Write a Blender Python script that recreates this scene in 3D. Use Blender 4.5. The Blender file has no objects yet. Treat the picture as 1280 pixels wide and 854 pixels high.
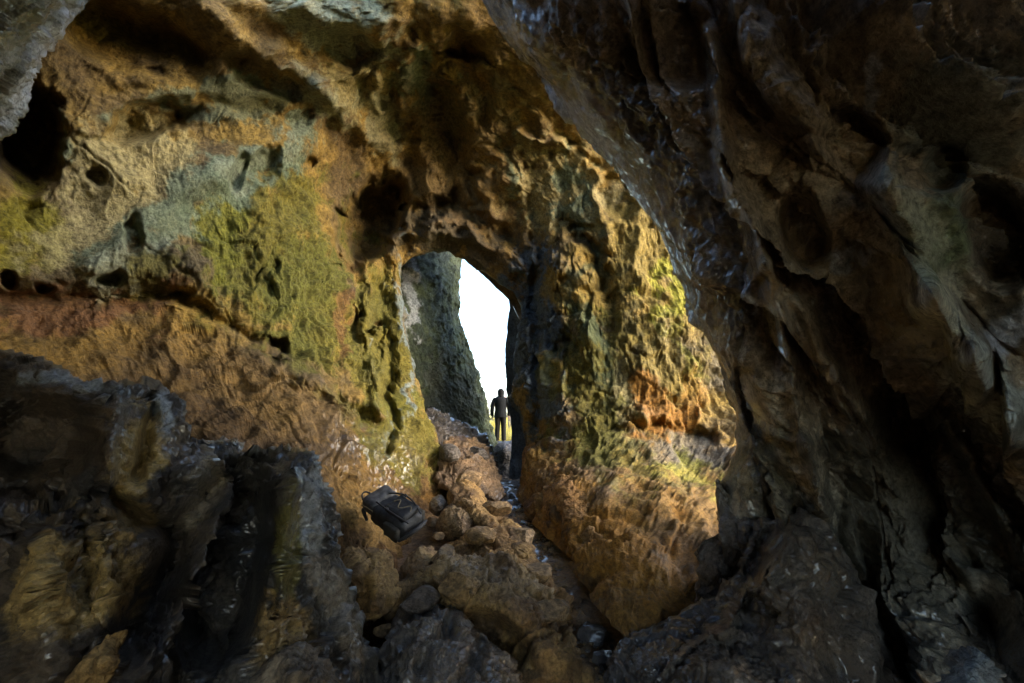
import bpy, bmesh, math, random
import numpy as np
from concurrent.futures import ThreadPoolExecutor
from mathutils import Vector, Matrix

# ------------------------------------------------------------------ camera, sky, sun, exposure
W0, H0, F = 1280.0, 854.0, 569.0
HORIZON = 530.0
PITCH = math.atan((HORIZON - H0 / 2) / F)
SUN_DIR = Vector((0.86, -0.32, 0.38)).normalized()      # towards the sun
SUN_STRENGTH, SUN_ANGLE = 0.5, 58.0
SKY_STRENGTH = 0.15
EXPOSURE = 2.92

scene = bpy.context.scene
col = scene.collection
cam_data = bpy.data.cameras.new('camera')
cam = bpy.data.objects.new('camera', cam_data)
col.objects.link(cam)
cam_data.sensor_width = 36.0
cam_data.lens = 36.0 * F / W0
cam_data.clip_start, cam_data.clip_end = 0.05, 5000
cam.location = (0, 0, 0)
cam.rotation_euler = (math.pi / 2 + PITCH, 0, 0)
scene.camera = cam

world = bpy.data.worlds.new('World')
scene.world = world
world.use_nodes = True
wn = world.node_tree
wn.nodes.clear()
w_out = wn.nodes.new('ShaderNodeOutputWorld')
w_bg = wn.nodes.new('ShaderNodeBackground')
w_sky = wn.nodes.new('ShaderNodeTexSky')
w_sky.sky_type = 'NISHITA'
w_sky.sun_disc = False
w_sky.sun_elevation = math.asin(SUN_DIR.z)
w_sky.sun_rotation = math.atan2(SUN_DIR.x, SUN_DIR.y)
w_sky.air_density, w_sky.dust_density, w_sky.ozone_density = 1.0, 1.5, 1.5
w_bg.inputs['Strength'].default_value = SKY_STRENGTH
wn.links.new(w_sky.outputs[0], w_bg.inputs['Color'])
wn.links.new(w_bg.outputs[0], w_out.inputs['Surface'])

sun_data = bpy.data.lights.new('sun', 'SUN')
sun_data.energy = SUN_STRENGTH
sun_data.angle = math.radians(SUN_ANGLE)
sun_data.color = (1.0, 0.97, 0.91)
sun = bpy.data.objects.new('sun', sun_data)
col.objects.link(sun)
sun.rotation_euler = (-SUN_DIR).to_track_quat('-Z', 'Y').to_euler()

vs = scene.view_settings
vs.view_transform = 'Standard'
vs.look = 'None'
vs.exposure = EXPOSURE
vs.gamma = 1.0
vs.use_curve_mapping = False
cy = scene.cycles
cy.use_denoising = True
cy.max_bounces = 5
cy.diffuse_bounces = 1
cy.glossy_bounces = 2
cy.sample_clamp_indirect = 6.0
cy.caustics_reflective = False
cy.caustics_refractive = False

# ------------------------------------------------------------------ helpers: pixels <-> world
SP, CP = math.sin(PITCH), math.cos(PITCH)

def P(px, py, d):
    """a point seen at photo pixel (px, py), d metres ahead (world Y)"""
    X = (px - W0 / 2) / F
    Y = -(py - H0 / 2) / F
    v = np.array([X, CP - Y * SP, SP + Y * CP])
    return v * (d / v[1])

def PA(px, py, d):
    px, py, d = np.broadcast_arrays(np.asarray(px, float), py, d)
    X = (px - W0 / 2) / F
    Y = -(py - H0 / 2) / F
    v = np.stack([X, CP - Y * SP, SP + Y * CP], -1)
    return v * (d / v[..., 1])[..., None]

def proj(p):
    """world -> photo pixels (and depth along the view axis)"""
    z = p[..., 1] * CP + p[..., 2] * SP
    u = -p[..., 1] * SP + p[..., 2] * CP
    zz = np.where(z > 0.05, z, 0.05)
    px = W0 / 2 + F * p[..., 0] / zz
    py = H0 / 2 - F * u / zz
    bad = z <= 0.05
    return np.where(bad, -9999, px), np.where(bad, -9999, py), z

# ------------------------------------------------------------------ helpers: noise
_rng = np.random.RandomState(7)
_PERM = np.concatenate([_rng.permutation(256)] * 3).astype(np.int32)
_G = _rng.normal(size=(256, 3))
_G /= np.linalg.norm(_G, axis=1)[:, None]
_G = _G.astype(np.float32)
_PT = _rng.rand(256, 3).astype(np.float32)

_POOL = ThreadPoolExecutor(4)
def perlin(p, seed=0):
    p = np.asarray(p, np.float32)
    flat = p.reshape(-1, 3)
    n = len(flat)
    out = np.empty(n, np.float32)
    step = 16384
    def run(a):
        out[a:a + step] = _perlin(flat[a:a + step], seed)
    list(_POOL.map(run, range(0, n, step)))
    return out.reshape(p.shape[:-1])

def _perlin(p, seed=0):
    p = p + np.float32(seed * 17.31 + 100.0)
    i = np.floor(p).astype(np.int32)
    f = p - i
    i &= 255
    w = f * f * f * (f * (f * 6 - 15) + 10)
    out = 0
    for dx in (0, 1):
        wx = w[..., 0] if dx else 1 - w[..., 0]
        hx = _PERM[i[..., 0] + dx]
        for dy in (0, 1):
            wy = w[..., 1] if dy else 1 - w[..., 1]
            hy = _PERM[hx + i[..., 1] + dy]
            for dz in (0, 1):
                wz = w[..., 2] if dz else 1 - w[..., 2]
                g = _G[_PERM[hy + i[..., 2] + dz] & 255]
                dot = g[..., 0] * (f[..., 0] - dx) + g[..., 1] * (f[..., 1] - dy) + g[..., 2] * (f[..., 2] - dz)
                out = out + wx * wy * wz * dot
    return out

def fbm(p, octaves=4, gain=0.5, lac=2.03, seed=0):
    a, s, t = 1.0, 1.0, 0
    for k in range(octaves):
        t = t + a * perlin(p * s, seed + k)
        a *= gain
        s *= lac
    return t

def ridged(p, octaves=4, gain=0.5, lac=2.1, seed=0):
    a, s, t, w = 1.0, 1.0, 0, 1.0
    for k in range(octaves):
        n = 1 - np.abs(perlin(p * s, seed + k)) * 1.9
        n = np.clip(n, 0, 1) ** 2
        t = t + a * n * w
        w = np.clip(n * 1.6, 0, 1)
        a *= gain
        s *= lac
    return t

def worley(p, seed=0):
    p = np.asarray(p, np.float32) + np.float32(seed * 11.7 + 50)
    i = np.floor(p).astype(np.int32)
    f = p - i
    f1 = np.full(p.shape[:-1], 9.0, np.float32)
    f2 = f1.copy()
    cid = np.zeros(p.shape[:-1], np.int32)
    for dx in (-1, 0, 1):
        for dy in (-1, 0, 1):
            for dz in (-1, 0, 1):
                h = _PERM[(_PERM[(_PERM[(i[..., 0] + dx) & 255] + i[..., 1] + dy) & 255] + i[..., 2] + dz) & 255]
                q = _PT[h]
                d = np.sqrt((dx + q[..., 0] - f[..., 0]) ** 2 + (dy + q[..., 1] - f[..., 1]) ** 2 + (dz + q[..., 2] - f[..., 2]) ** 2)
                n1 = d < f1
                f2 = np.where(n1, f1, np.minimum(f2, d))
                cid = np.where(n1, h, cid)
                f1 = np.where(n1, d, f1)
    return f1, f2, cid

def facet(p, seed=0):
    """broken-stone facets: every Worley cell is a plane of its own tilt"""
    p = np.asarray(p, np.float32) + np.float32(seed * 7.3 + 60)
    flat = p.reshape(-1, 3)
    out = np.empty(len(flat), np.float32)
    step = 16384
    def run(a):
        q = flat[a:a + step]
        i = np.floor(q).astype(np.int32); f = q - i
        best = np.full(len(q), 9.0, np.float32); val = np.zeros(len(q), np.float32)
        for dx in (-1, 0, 1):
            for dy in (-1, 0, 1):
                for dz in (-1, 0, 1):
                    h = _PERM[(_PERM[(_PERM[(i[:, 0] + dx) & 255] + i[:, 1] + dy) & 255] + i[:, 2] + dz) & 255]
                    v = f - np.array([dx, dy, dz], np.float32) - _PT[h]
                    d = (v * v).sum(1)
                    n = d < best
                    g = _G[(h * 7 + 3) & 255]
                    val = np.where(n, (v * g).sum(1) + g[:, 0] * .35, val)
                    best = np.where(n, d, best)
        out[a:a + step] = val
    list(_POOL.map(run, range(0, len(flat), step)))
    return out.reshape(p.shape[:-1])

def sstep(a, b, x):
    t = np.clip((x - a) / (b - a), 0, 1)
    return t * t * (3 - 2 * t)

# ------------------------------------------------------------------ helpers: grids and meshes
def cr_matrix(n, counts):
    """Catmull-Rom weights (m x n) for n control rows; counts = samples per interval"""
    rows = []
    for k in range(n - 1):
        c = counts[k]
        for j in range(c + (1 if k == n - 2 else 0)):
            t = j / c
            w = np.zeros(n)
            b = [-0.5 * t ** 3 + t ** 2 - 0.5 * t, 1.5 * t ** 3 - 2.5 * t ** 2 + 1,
                 -1.5 * t ** 3 + 2 * t ** 2 + 0.5 * t, 0.5 * t ** 3 - 0.5 * t ** 2]
            for q in range(4):
                idx = k - 1 + q
                if idx < 0:
                    w[0] += 2 * b[q]; w[1] -= b[q]
                elif idx > n - 1:
                    w[n - 1] += 2 * b[q]; w[n - 2] -= b[q]
                else:
                    w[idx] += b[q]
            rows.append(w)
    return np.array(rows)

def grid_normals(g, wrap=False):
    if wrap:
        du = np.roll(g, -1, 1) - np.roll(g, 1, 1)
    else:
        du = np.gradient(g, axis=1)
    dv = np.gradient(g, axis=0)
    n = np.cross(du, dv)
    return n / (np.linalg.norm(n, axis=-1, keepdims=True) + 1e-9)

def grid_faces(nv, nu, wrap=False, off=0):
    a = np.arange(nv * nu).reshape(nv, nu) + off
    if wrap:
        a = np.concatenate([a, a[:, :1]], 1)
    return np.stack([a[:-1, :-1], a[:-1, 1:], a[1:, 1:], a[1:, :-1]], -1).reshape(-1, 4)

def mesh_from(name, verts, faces, mat, cols=None, smooth=True, parent=None):
    verts = np.asarray(verts, np.float32).reshape(-1, 3)
    me = bpy.data.meshes.new(name)
    if isinstance(faces, np.ndarray):
        k = faces.shape[1]
        me.vertices.add(len(verts))
        me.vertices.foreach_set('co', verts.ravel())
        me.loops.add(faces.size)
        me.loops.foreach_set('vertex_index', faces.ravel().astype(np.int32))
        me.polygons.add(len(faces))
        me.polygons.foreach_set('loop_start', np.arange(0, faces.size, k, dtype=np.int32))
        me.update(calc_edges=True)
    else:
        me.from_pydata(verts.tolist(), [], faces)
        me.update()
    if smooth:
        me.polygons.foreach_set('use_smooth', np.ones(len(me.polygons), bool))
    if cols is not None:
        at = me.color_attributes.new('Col', 'FLOAT_COLOR', 'POINT')
        at.data.foreach_set('color', np.asarray(cols, np.float32).reshape(-1, 4).ravel())
    me.materials.append(mat)
    o = bpy.data.objects.new(name, me)
    col.objects.link(o)
    if parent:
        o.parent = parent
    return o

def tag(o, label=None, cat=None, group=None, kind=None):
    if label: o['label'] = label
    if cat: o['category'] = cat
    if group: o['group'] = group
    if kind: o['kind'] = kind
    return o

def empty(name, loc):
    o = bpy.data.objects.new(name, None)
    o.location = loc
    col.objects.link(o)
    return o

# ------------------------------------------------------------------ materials
def rock_material(name, bump=0.6, scale=9.0, rough=(0.82, 0.20)):
    m = bpy.data.materials.new(name)
    m.use_nodes = True
    nt = m.node_tree
    N, L = nt.nodes, nt.links
    b = N['Principled BSDF']
    at = N.new('ShaderNodeAttribute'); at.attribute_name = 'Col'
    geo = N.new('ShaderNodeNewGeometry')
    n1 = N.new('ShaderNodeTexNoise'); n1.inputs['Scale'].default_value = scale * 1.7
    n1.inputs['Detail'].default_value = 5; n1.inputs['Roughness'].default_value = 0.78
    L.new(geo.outputs['Position'], n1.inputs['Vector'])
    # pigment variation
    r1 = N.new('ShaderNodeMapRange'); r1.inputs[1].default_value = 0.30; r1.inputs[2].default_value = 0.70
    r1.inputs[3].default_value = 0.22; r1.inputs[4].default_value = 1.75
    L.new(n1.outputs['Fac'], r1.inputs[0])
    mx = N.new('ShaderNodeVectorMath'); mx.operation = 'SCALE'
    L.new(at.outputs['Color'], mx.inputs[0]); L.new(r1.outputs[0], mx.inputs['Scale'])
    L.new(mx.outputs[0], b.inputs['Base Color'])
    # wetness -> gloss
    rr = N.new('ShaderNodeMapRange'); rr.inputs[3].default_value = rough[0]; rr.inputs[4].default_value = rough[1]
    wa = N.new('ShaderNodeMath'); wa.operation = 'MULTIPLY_ADD'; wa.inputs[1].default_value = 1.2; wa.inputs[2].default_value = -0.6
    L.new(n1.outputs['Fac'], wa.inputs[0])
    wb = N.new('ShaderNodeMath'); wb.operation = 'ADD'; wb.use_clamp = True
    L.new(at.outputs['Alpha'], wb.inputs[0]); L.new(wa.outputs[0], wb.inputs[1])
    L.new(wb.outputs[0], rr.inputs[0]); L.new(rr.outputs[0], b.inputs['Roughness'])
    b.inputs['Specular IOR Level'].default_value = 0.5
    cw_ = N.new('ShaderNodeMapRange'); cw_.inputs[1].default_value = 0.35; cw_.inputs[2].default_value = 0.9
    L.new(wb.outputs[0], cw_.inputs[0]); L.new(cw_.outputs[0], b.inputs['Coat Weight'])   # film of water
    b.inputs['Coat Roughness'].default_value = 0.21; b.inputs['Coat IOR'].default_value = 1.6
    bp = N.new('ShaderNodeBump'); bp.inputs['Strength'].default_value = bump; bp.inputs['Distance'].default_value = 0.20
    L.new(n1.outputs['Fac'], bp.inputs['Height'])
    L.new(bp.outputs[0], b.inputs['Normal'])
    return m

def plain(name, color, rough=0.7, metallic=0.0, noise=0.25, nscale=40, bump=0.0):
    m = bpy.data.materials.new(name)
    m.use_nodes = True
    nt = m.node_tree
    N, L = nt.nodes, nt.links
    b = N['Principled BSDF']
    b.inputs['Roughness'].default_value = rough
    b.inputs['Metallic'].default_value = metallic
    n = N.new('ShaderNodeTexNoise'); n.inputs['Scale'].default_value = nscale; n.inputs['Detail'].default_value = 4
    tc = N.new('ShaderNodeTexCoord')
    L.new(tc.outputs['Object'], n.inputs['Vector'])
    r = N.new('ShaderNodeMapRange'); r.inputs[1].default_value = 0.3; r.inputs[2].default_value = 0.7
    r.inputs[3].default_value = 1 - noise; r.inputs[4].default_value = 1 + noise
    L.new(n.outputs['Fac'], r.inputs[0])
    s = N.new('ShaderNodeVectorMath'); s.operation = 'SCALE'
    s.inputs[0].default_value = color
    L.new(r.outputs[0], s.inputs['Scale'])
    L.new(s.outputs[0], b.inputs['Base Color'])
    if bump:
        bp = N.new('ShaderNodeBump'); bp.inputs['Strength'].default_value = bump; bp.inputs['Distance'].default_value = 0.02
        L.new(n.outputs['Fac'], bp.inputs['Height']); L.new(bp.outputs[0], b.inputs['Normal'])
    return m

ROCK = rock_material('limestone')
ROCK_FINE = rock_material('boulder_stone', bump=0.55, scale=13.0)
MUDM = rock_material('trodden_mud', bump=0.5, scale=11.0, rough=(0.7, 0.2))

# pigments (linear albedo)
MUD = (.30, .165, .065); OCH = (.42, .26, .085); ORG = (.33, .15, .04); MOSS = (.135, .12, .018)
GRY = (.38, .35, .25); GRN = (.19, .21, .14); TAN = (.50, .38, .20); DRK = (.11, .075, .045)
RED = (.22, .10, .045); DGRN = (.07, .095, .055); SLATE = (.16, .15, .13); UMB = (.20, .14, .075)

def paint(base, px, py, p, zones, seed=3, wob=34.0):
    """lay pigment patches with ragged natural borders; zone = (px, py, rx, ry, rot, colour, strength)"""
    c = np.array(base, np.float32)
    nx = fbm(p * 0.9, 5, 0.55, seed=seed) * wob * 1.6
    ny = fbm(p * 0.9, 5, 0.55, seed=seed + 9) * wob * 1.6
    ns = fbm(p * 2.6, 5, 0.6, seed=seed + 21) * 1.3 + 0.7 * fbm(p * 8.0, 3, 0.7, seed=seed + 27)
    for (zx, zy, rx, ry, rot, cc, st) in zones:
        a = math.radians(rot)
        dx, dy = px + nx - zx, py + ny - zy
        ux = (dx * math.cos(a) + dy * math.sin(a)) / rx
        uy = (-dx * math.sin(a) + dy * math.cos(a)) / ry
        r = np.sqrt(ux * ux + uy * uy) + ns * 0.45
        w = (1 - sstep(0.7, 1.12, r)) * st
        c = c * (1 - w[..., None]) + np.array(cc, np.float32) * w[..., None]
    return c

def mixc(a, b, w):
    return np.array(a, np.float32) * (1 - w[..., None]) + np.array(b, np.float32) * w[..., None]

def stamps(g, items, ref=None):
    """push points along their sight line: + deeper, - nearer. (kind, x0,y0,x1,y1,width,metres) or ellipse (kind,x,y,rx,ry,rot,metres)"""
    px, py, z = proj(g if ref is None else ref)
    px = px + 18 * fbm(g * 1.8, 3, 0.42, seed=301)
    py = py + 18 * fbm(g * 1.8, 3, 0.42, seed=305)
    dist = np.zeros(px.shape)
    for s in items:
        if s[0] == 'seg':
            _, x0, y0, x1, y1, wd, am = s
            vx, vy = x1 - x0, y1 - y0
            t = np.clip(((px - x0) * vx + (py - y0) * vy) / (vx * vx + vy * vy), 0, 1)
            r = np.hypot(px - x0 - t * vx, py - y0 - t * vy) / wd
            dist += am * np.exp(-r * r * 1.5)
        else:
            _, x, y, rx, ry, rot, am = s
            a = math.radians(rot)
            dx, dy = px - x, py - y
            r = np.hypot((dx * math.cos(a) + dy * math.sin(a)) / rx, (-dx * math.sin(a) + dy * math.cos(a)) / ry)
            dist += am * (1 - sstep(0.55, 1.1, r))
    n = g / (np.linalg.norm(g, axis=-1, keepdims=True) + 1e-6)
    return g + n * dist[..., None]

# ------------------------------------------------------------------ the cave: one tube of rings, split into walls and ceiling
wpt = lambda x, y, z: np.array([x, y, z], float)
def ring(pts):
    return [P(*q) if len(q) == 3 else wpt(*q[1:]) for q in pts]

LIP = [(590, 660, 9.3), (562, 628, 9.6), (552, 603, 9.9), (546, 560, 10.2), (524, 500, 10.5), (508, 420, 10.8), (499, 350, 11.0), (511, 325, 11.2),
       (545, 311, 11.4), (580, 320, 11.5), (648, 377, 11.5), (647, 420, 11.5), (648, 480, 11.5), (655, 545, 11.3), (660, 588, 10.6), (648, 615, 9.9)]
B0 = [(575, 650, 12.5), (530, 620, 12.5), (515, 590, 12.5), (500, 550, 12.5), (480, 500, 12.6), (470, 420, 12.8), (465, 340, 13), (480, 285, 13),
      (540, 270, 13), (600, 285, 13), (660, 340, 13), (660, 420, 13), (662, 480, 13), (668, 550, 13), (676, 590, 12.6), (660, 620, 12)]
M1 = [(600, 690, 8.0), (535, 668, 8.2), (512, 612, 8.5), (492, 545, 9.0), (462, 470, 9.3), (446, 400, 9.5), (440, 325, 9.8), (455, 235, 10.0),
      (520, 170, 10.0), (590, 190, 10.2), (662, 270, 10.9), (684, 350, 10.6), (692, 450, 10.3), (696, 535, 9.9), (668, 580, 9.4), (662, 650, 8.3)]
M2 = [(610, 750, 6.3), (490, 722, 6.1), (440, 615, 6.7), (385, 500, 7.4), (352, 430, 7.9), (340, 340, 8.0), (338, 235, 7.9), (380, 145, 7.9),
      (500, 90, 8.1), (600, 105, 8.5), (712, 200, 10.0), (762, 320, 10.0), (782, 440, 9.6), (784, 535, 9.0), (706, 632, 7.6), (714, 702, 6.6)]
M3 = [(620, 880, 4.3), (390, 790, 4.7), (290, 570, 5.9), (200, 395, 7.0), (196, 340, 6.8), (190, 255, 6.8), (188, 155, 6.6), (262, 75, 6.5),
      (430, 15, 6.6), (640, 40, 7.2), (815, 150, 9.7), (870, 310, 10.1), (896, 450, 9.8), (898, 555, 9.0), (800, 660, 6.6), (772, 800, 4.9)]
M4 = [(600, 1050, 3.2), (240, 920, 3.6), (110, 600, 4.9), (20, 400, 5.9), (14, 340, 5.7), (0, 262, 5.7), (-10, 140, 5.5), (95, 10, 5.4),
      (350, -90, 5.5), (690, -130, 6.2), (900, -100, 7.6), (1000, 220, 10.4), (1060, 450, 10.4), (1070, 570, 9.2), (1000, 720, 6.3), (900, 900, 4.6)]
M5 = [('w', -0.6, 2.2, -2.9), ('w', -3.5, 2.0, -2.5), ('w', -6.0, 2.5, -0.4), ('w', -7.0, 3.0, 1.5), ('w', -7.1, 3.0, 2.1), ('w', -7.0, 3.0, 3.2),
      ('w', -6.4, 3.0, 4.4), ('w', -4.6, 2.8, 5.4), ('w', -1.2, 2.8, 6.2), ('w', 2.4, 3.2, 7.6), ('w', 5.6, 4.2, 10.0), ('w', 9.0, 9.5, 8.0),
      ('w', 9.0, 11, 3.0), ('w', 9.0, 11, 0.5), ('w', 8.5, 10.0, -1.2), ('w', 7.5, 7.5, -2.6)]
M6 = [('w', -0.6, -3.0, -2.6), ('w', -2.8, -3.0, -2.3), ('w', -4.2, -3.0, -0.6), ('w', -4.6, -3.0, 0.8), ('w', -4.6, -3.0, 1.6), ('w', -4.4, -3.0, 2.4),
      ('w', -3.8, -3.0, 3.2), ('w', -2.8, -3.0, 3.8), ('w', -0.8, -3.0, 4.2), ('w', 2.0, -3.0, 4.2), ('w', 4.4, -3.0, 3.6), ('w', 12.0, 11.5, 8.0),
      ('w', 12.0, 13, 3.0), ('w', 12.0, 13, 0.5), ('w', 11.5, 12.0, -1.2), ('w', 10.5, 8.5, -2.6)]
M7 = [('w', -0.3 + (a[1] - 0.3) * 0.34, -8.0, a[3] * 0.34 + 0.6) for a in M6[:11]] + [('w', a[1] + 2, a[2], a[3]) for a in M6[11:]]  # unseen opening behind the camera, added to let fill light in
rings = np.array([ring(r) for r in (B0, LIP, M1, M2, M3, M4, M5, M6, M7)])
VC = [22, 118, 150, 165, 140, 80, 18, 8]
UC = [22, 42, 54, 32, 40, 44, 46, 48, 48, 52, 48, 46, 46, 42, 32]
WV, WU = cr_matrix(len(rings), VC), cr_matrix(16, UC)
tube = np.einsum('ij,jkc,lk->ilc', WV, rings, WU, optimize=True)
nv, nu = tube.shape[:2]
vpos = np.concatenate([np.linspace(k, k + 1, c, endpoint=False) for k, c in enumerate(VC)] + [[len(VC)]])
upos = np.concatenate([np.linspace(k, k + 1, c, endpoint=False) for k, c in enumerate(UC)] + [[15]])
tpx, tpy, _ = proj(tube)

nrm = grid_normals(tube)
c0 = np.array([0, 6, 1.0])
flip = np.sign(((c0 - tube) * nrm).sum(-1)).mean()
nrm = nrm * (1 if flip > 0 else -1)                      # inward
big = fbm(tube * 0.42, 3, 0.5, seed=1)
warp = np.stack([fbm(tube * 0.8, 3, seed=30 + k) for k in range(3)], -1)
f1, f2, _ = worley(tube * np.array([0.85, 0.85, 0.85]) + warp * 0.55, 2)
scal = f1                                                 # dished hollows with sharp rims
f1b, f2b, _ = worley(tube * 2.1 + warp * 0.8, 5)
rg = ridged(tube * np.array([1.0, 1.0, 0.55]) * 1.1 + warp * 0.4, 5, 0.52, seed=4)
fine = fbm(tube * 3.6, 5, 0.56, seed=8)
vert = fbm(tube * np.array([2.6, 2.6, 0.5]), 4, 0.55, seed=11)   # drip flutes
U = upos[None, :]
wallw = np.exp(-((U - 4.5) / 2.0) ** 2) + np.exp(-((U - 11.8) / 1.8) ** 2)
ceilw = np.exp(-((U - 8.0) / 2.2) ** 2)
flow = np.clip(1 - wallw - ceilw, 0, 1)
lipfade = np.minimum(1, np.abs(vpos[:, None] - 1.0) / 0.5 + 0.32)
disp = (0.34 * big + 0.30 * (scal - 0.5) * (0.6 + 0.8 * ceilw + 0.3 * wallw) + 0.10 * (f1b - 0.5)
        + 0.13 * (rg - 0.7) + 0.10 * fine + 0.09 * vert * wallw - 0.16 * sstep(.42, .12, f1b) * sstep(0.0, .3, fbm(tube * .7, 3, seed=17))
        - 0.07 * np.exp(-((f2 - f1) / .05) ** 2) - 0.012 * np.exp(-((f2b - f1b) / .06) ** 2)
        + 0.014 * (ridged(tube * 4.2 + warp * 1.2, 4, 0.6, seed=14) - 0.8))
clay = np.zeros(disp.shape)                              # the smooth clay band keeps less relief
for (x, y, rx, ry, rot) in [(260, 235, 170, 34, -30), (330, 190, 90, 34, -18), (120, 290, 100, 40, -28), (290, 122, 120, 18, 0)]:
    a = math.radians(rot)
    clay = np.maximum(clay, np.exp(-(((tpx - x) * math.cos(a) + (tpy - y) * math.sin(a)) / rx) ** 2 - ((-(tpx - x) * math.sin(a) + (tpy - y) * math.cos(a)) / ry) ** 2))
disp = disp * (1 - 0.45 * flow) * (1 - 0.25 * ceilw) + (0.09 * facet(tube * 1.2 + warp * .4, 41) + 0.03 * facet(tube * 3.4 + warp * .5, 42) + 0.022 * fbm(tube * 13, 3, .65, seed=46)) * (0.5 + 0.5 * wallw + 0.6 * flow)
disp = disp * lipfade * (1 - 0.85 * np.clip(clay * 1.3, 0, 1))
tube = tube + nrm * disp[..., None]
TS = [('seg', 478, 330, 492, 560, 9, .3), ('seg', 458, 350, 472, 520, 9, -.22), ('seg', 668, 330, 674, 560, 9, .25), ('seg', 692, 320, 700, 520, 9, -.2),
      ('seg', 498, 296, 545, 284, 9, -.3), ('seg', 545, 284, 600, 296, 9, -.3), ('seg', 600, 296, 655, 345, 10, -.35), ('seg', 490, 262, 560, 246, 11, .4), ('seg', 560, 246, 640, 296, 11, .4),
      ('seg', 520, 120, 545, 240, 12, -.25), ('seg', 580, 130, 615, 270, 12, -.25), ('seg', 500, 330, 508, 300, 8, .2),
      ('ell', 462, 278, 40, 66, 28, 1.9),            # black alcove left of the exit arch
      ('ell', 38, 172, 46, 68, 10, 1.8),             # black niche under the overhang
      ('ell', 150, 40, 120, 45, 20, 0.5),
      ('ell', 190, 150, 62, 24, -18, 0.75), ('ell', 120, 218, 18, 12, 0, 0.3), ('seg', 140, 245, 380, 175, 30, -0.22),
      ('seg', 120, 330, 260, 220, 26, -0.2), ('ell', 170, 300, 14, 28, 0, 0.35), ('ell', 135, 348, 22, 10, 0, 0.4),
      ('ell', 15, 350, 14, 12, 0, 0.4), ('ell', 56, 354, 10, 9, 0, 0.35), ('ell', 330, 205, 26, 22, -20, 0.35),
      ('ell', 300, 215, 14, 30, 10, 0.3), ('ell', 388, 200, 12, 10, 0, 0.3), ('ell', 335, 340, 12, 34, 0, 0.2),
      ('ell', 345, 437, 17, 18, 20, 0.55), ('seg', 350, 460, 470, 515, 10, -0.16), ('seg', 0, 372, 230, 372, 14, 0.3),
      ('seg', 230, 370, 330, 430, 12, 0.2), ('ell', 470, 430, 9, 30, 15, 0.3), ('ell', 445, 410, 6, 26, 0, 0.25),
      ('ell', 575, 60, 26, 18, 0, 0.5), ('seg', 480, 110, 490, 230, 12, 0.3), ('seg', 500, 0, 460, 120, 30, -0.25),
      ('ell', 528, 272, 14, 22, 0, 0.4), ('ell', 555, 262, 10, 16, 0, 0.3),
      ('seg', 712, 280, 760, 350, 13, 0.6), ('ell', 752, 390, 22, 50, -15, 0.25), ('ell', 770, 245, 26, 34, -25, 0.3),
      ('seg', 650, 170, 740, 190, 8, -0.25), ('seg', 690, 200, 690, 300, 10, -0.12), ('seg', 640, 330, 700, 325, 12, -0.2),
      ('seg', 770, 530, 890, 545, 10, 0.25), ('ell', 700, 420, 14, 40, 0, 0.15),
      ('seg', 300, 0, 480, 30, 24, -0.3), ('seg', 110, 20, 245, 66, 22, 0.7), ('seg', 250, 10, 405, 112, 22, -0.4), ('seg', 405, 112, 480, 185, 18, -0.35),
      ('ell', 330, 95, 60, 22, 25, .35), ('ell', 440, 60, 40, 30, 30, .4), ('seg', 470, 100, 498, 240, 9, -.3), ('seg', 515, 60, 500, 130, 14, -.3),
      ('seg', 560, 90, 640, 230, 14, -.3), ('seg', 540, 110, 600, 250, 10, .3), ('seg', 620, 90, 700, 170, 12, -.3), ('seg', 590, 60, 740, 200, 10, .3),
      ('seg', 645, 190, 665, 320, 9, -.25), ('seg', 735, 200, 760, 300, 10, -.2), ('seg', 250, 130, 380, 150, 12, .22), ('seg', 100, 160, 230, 130, 12, -.2)]
tube = stamps(tube, TS)
tpx, tpy, tz = proj(tube)
TUBE_PX = (tpx.ravel(), tpy.ravel(), tz.ravel(), tube.reshape(-1, 3))

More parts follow.
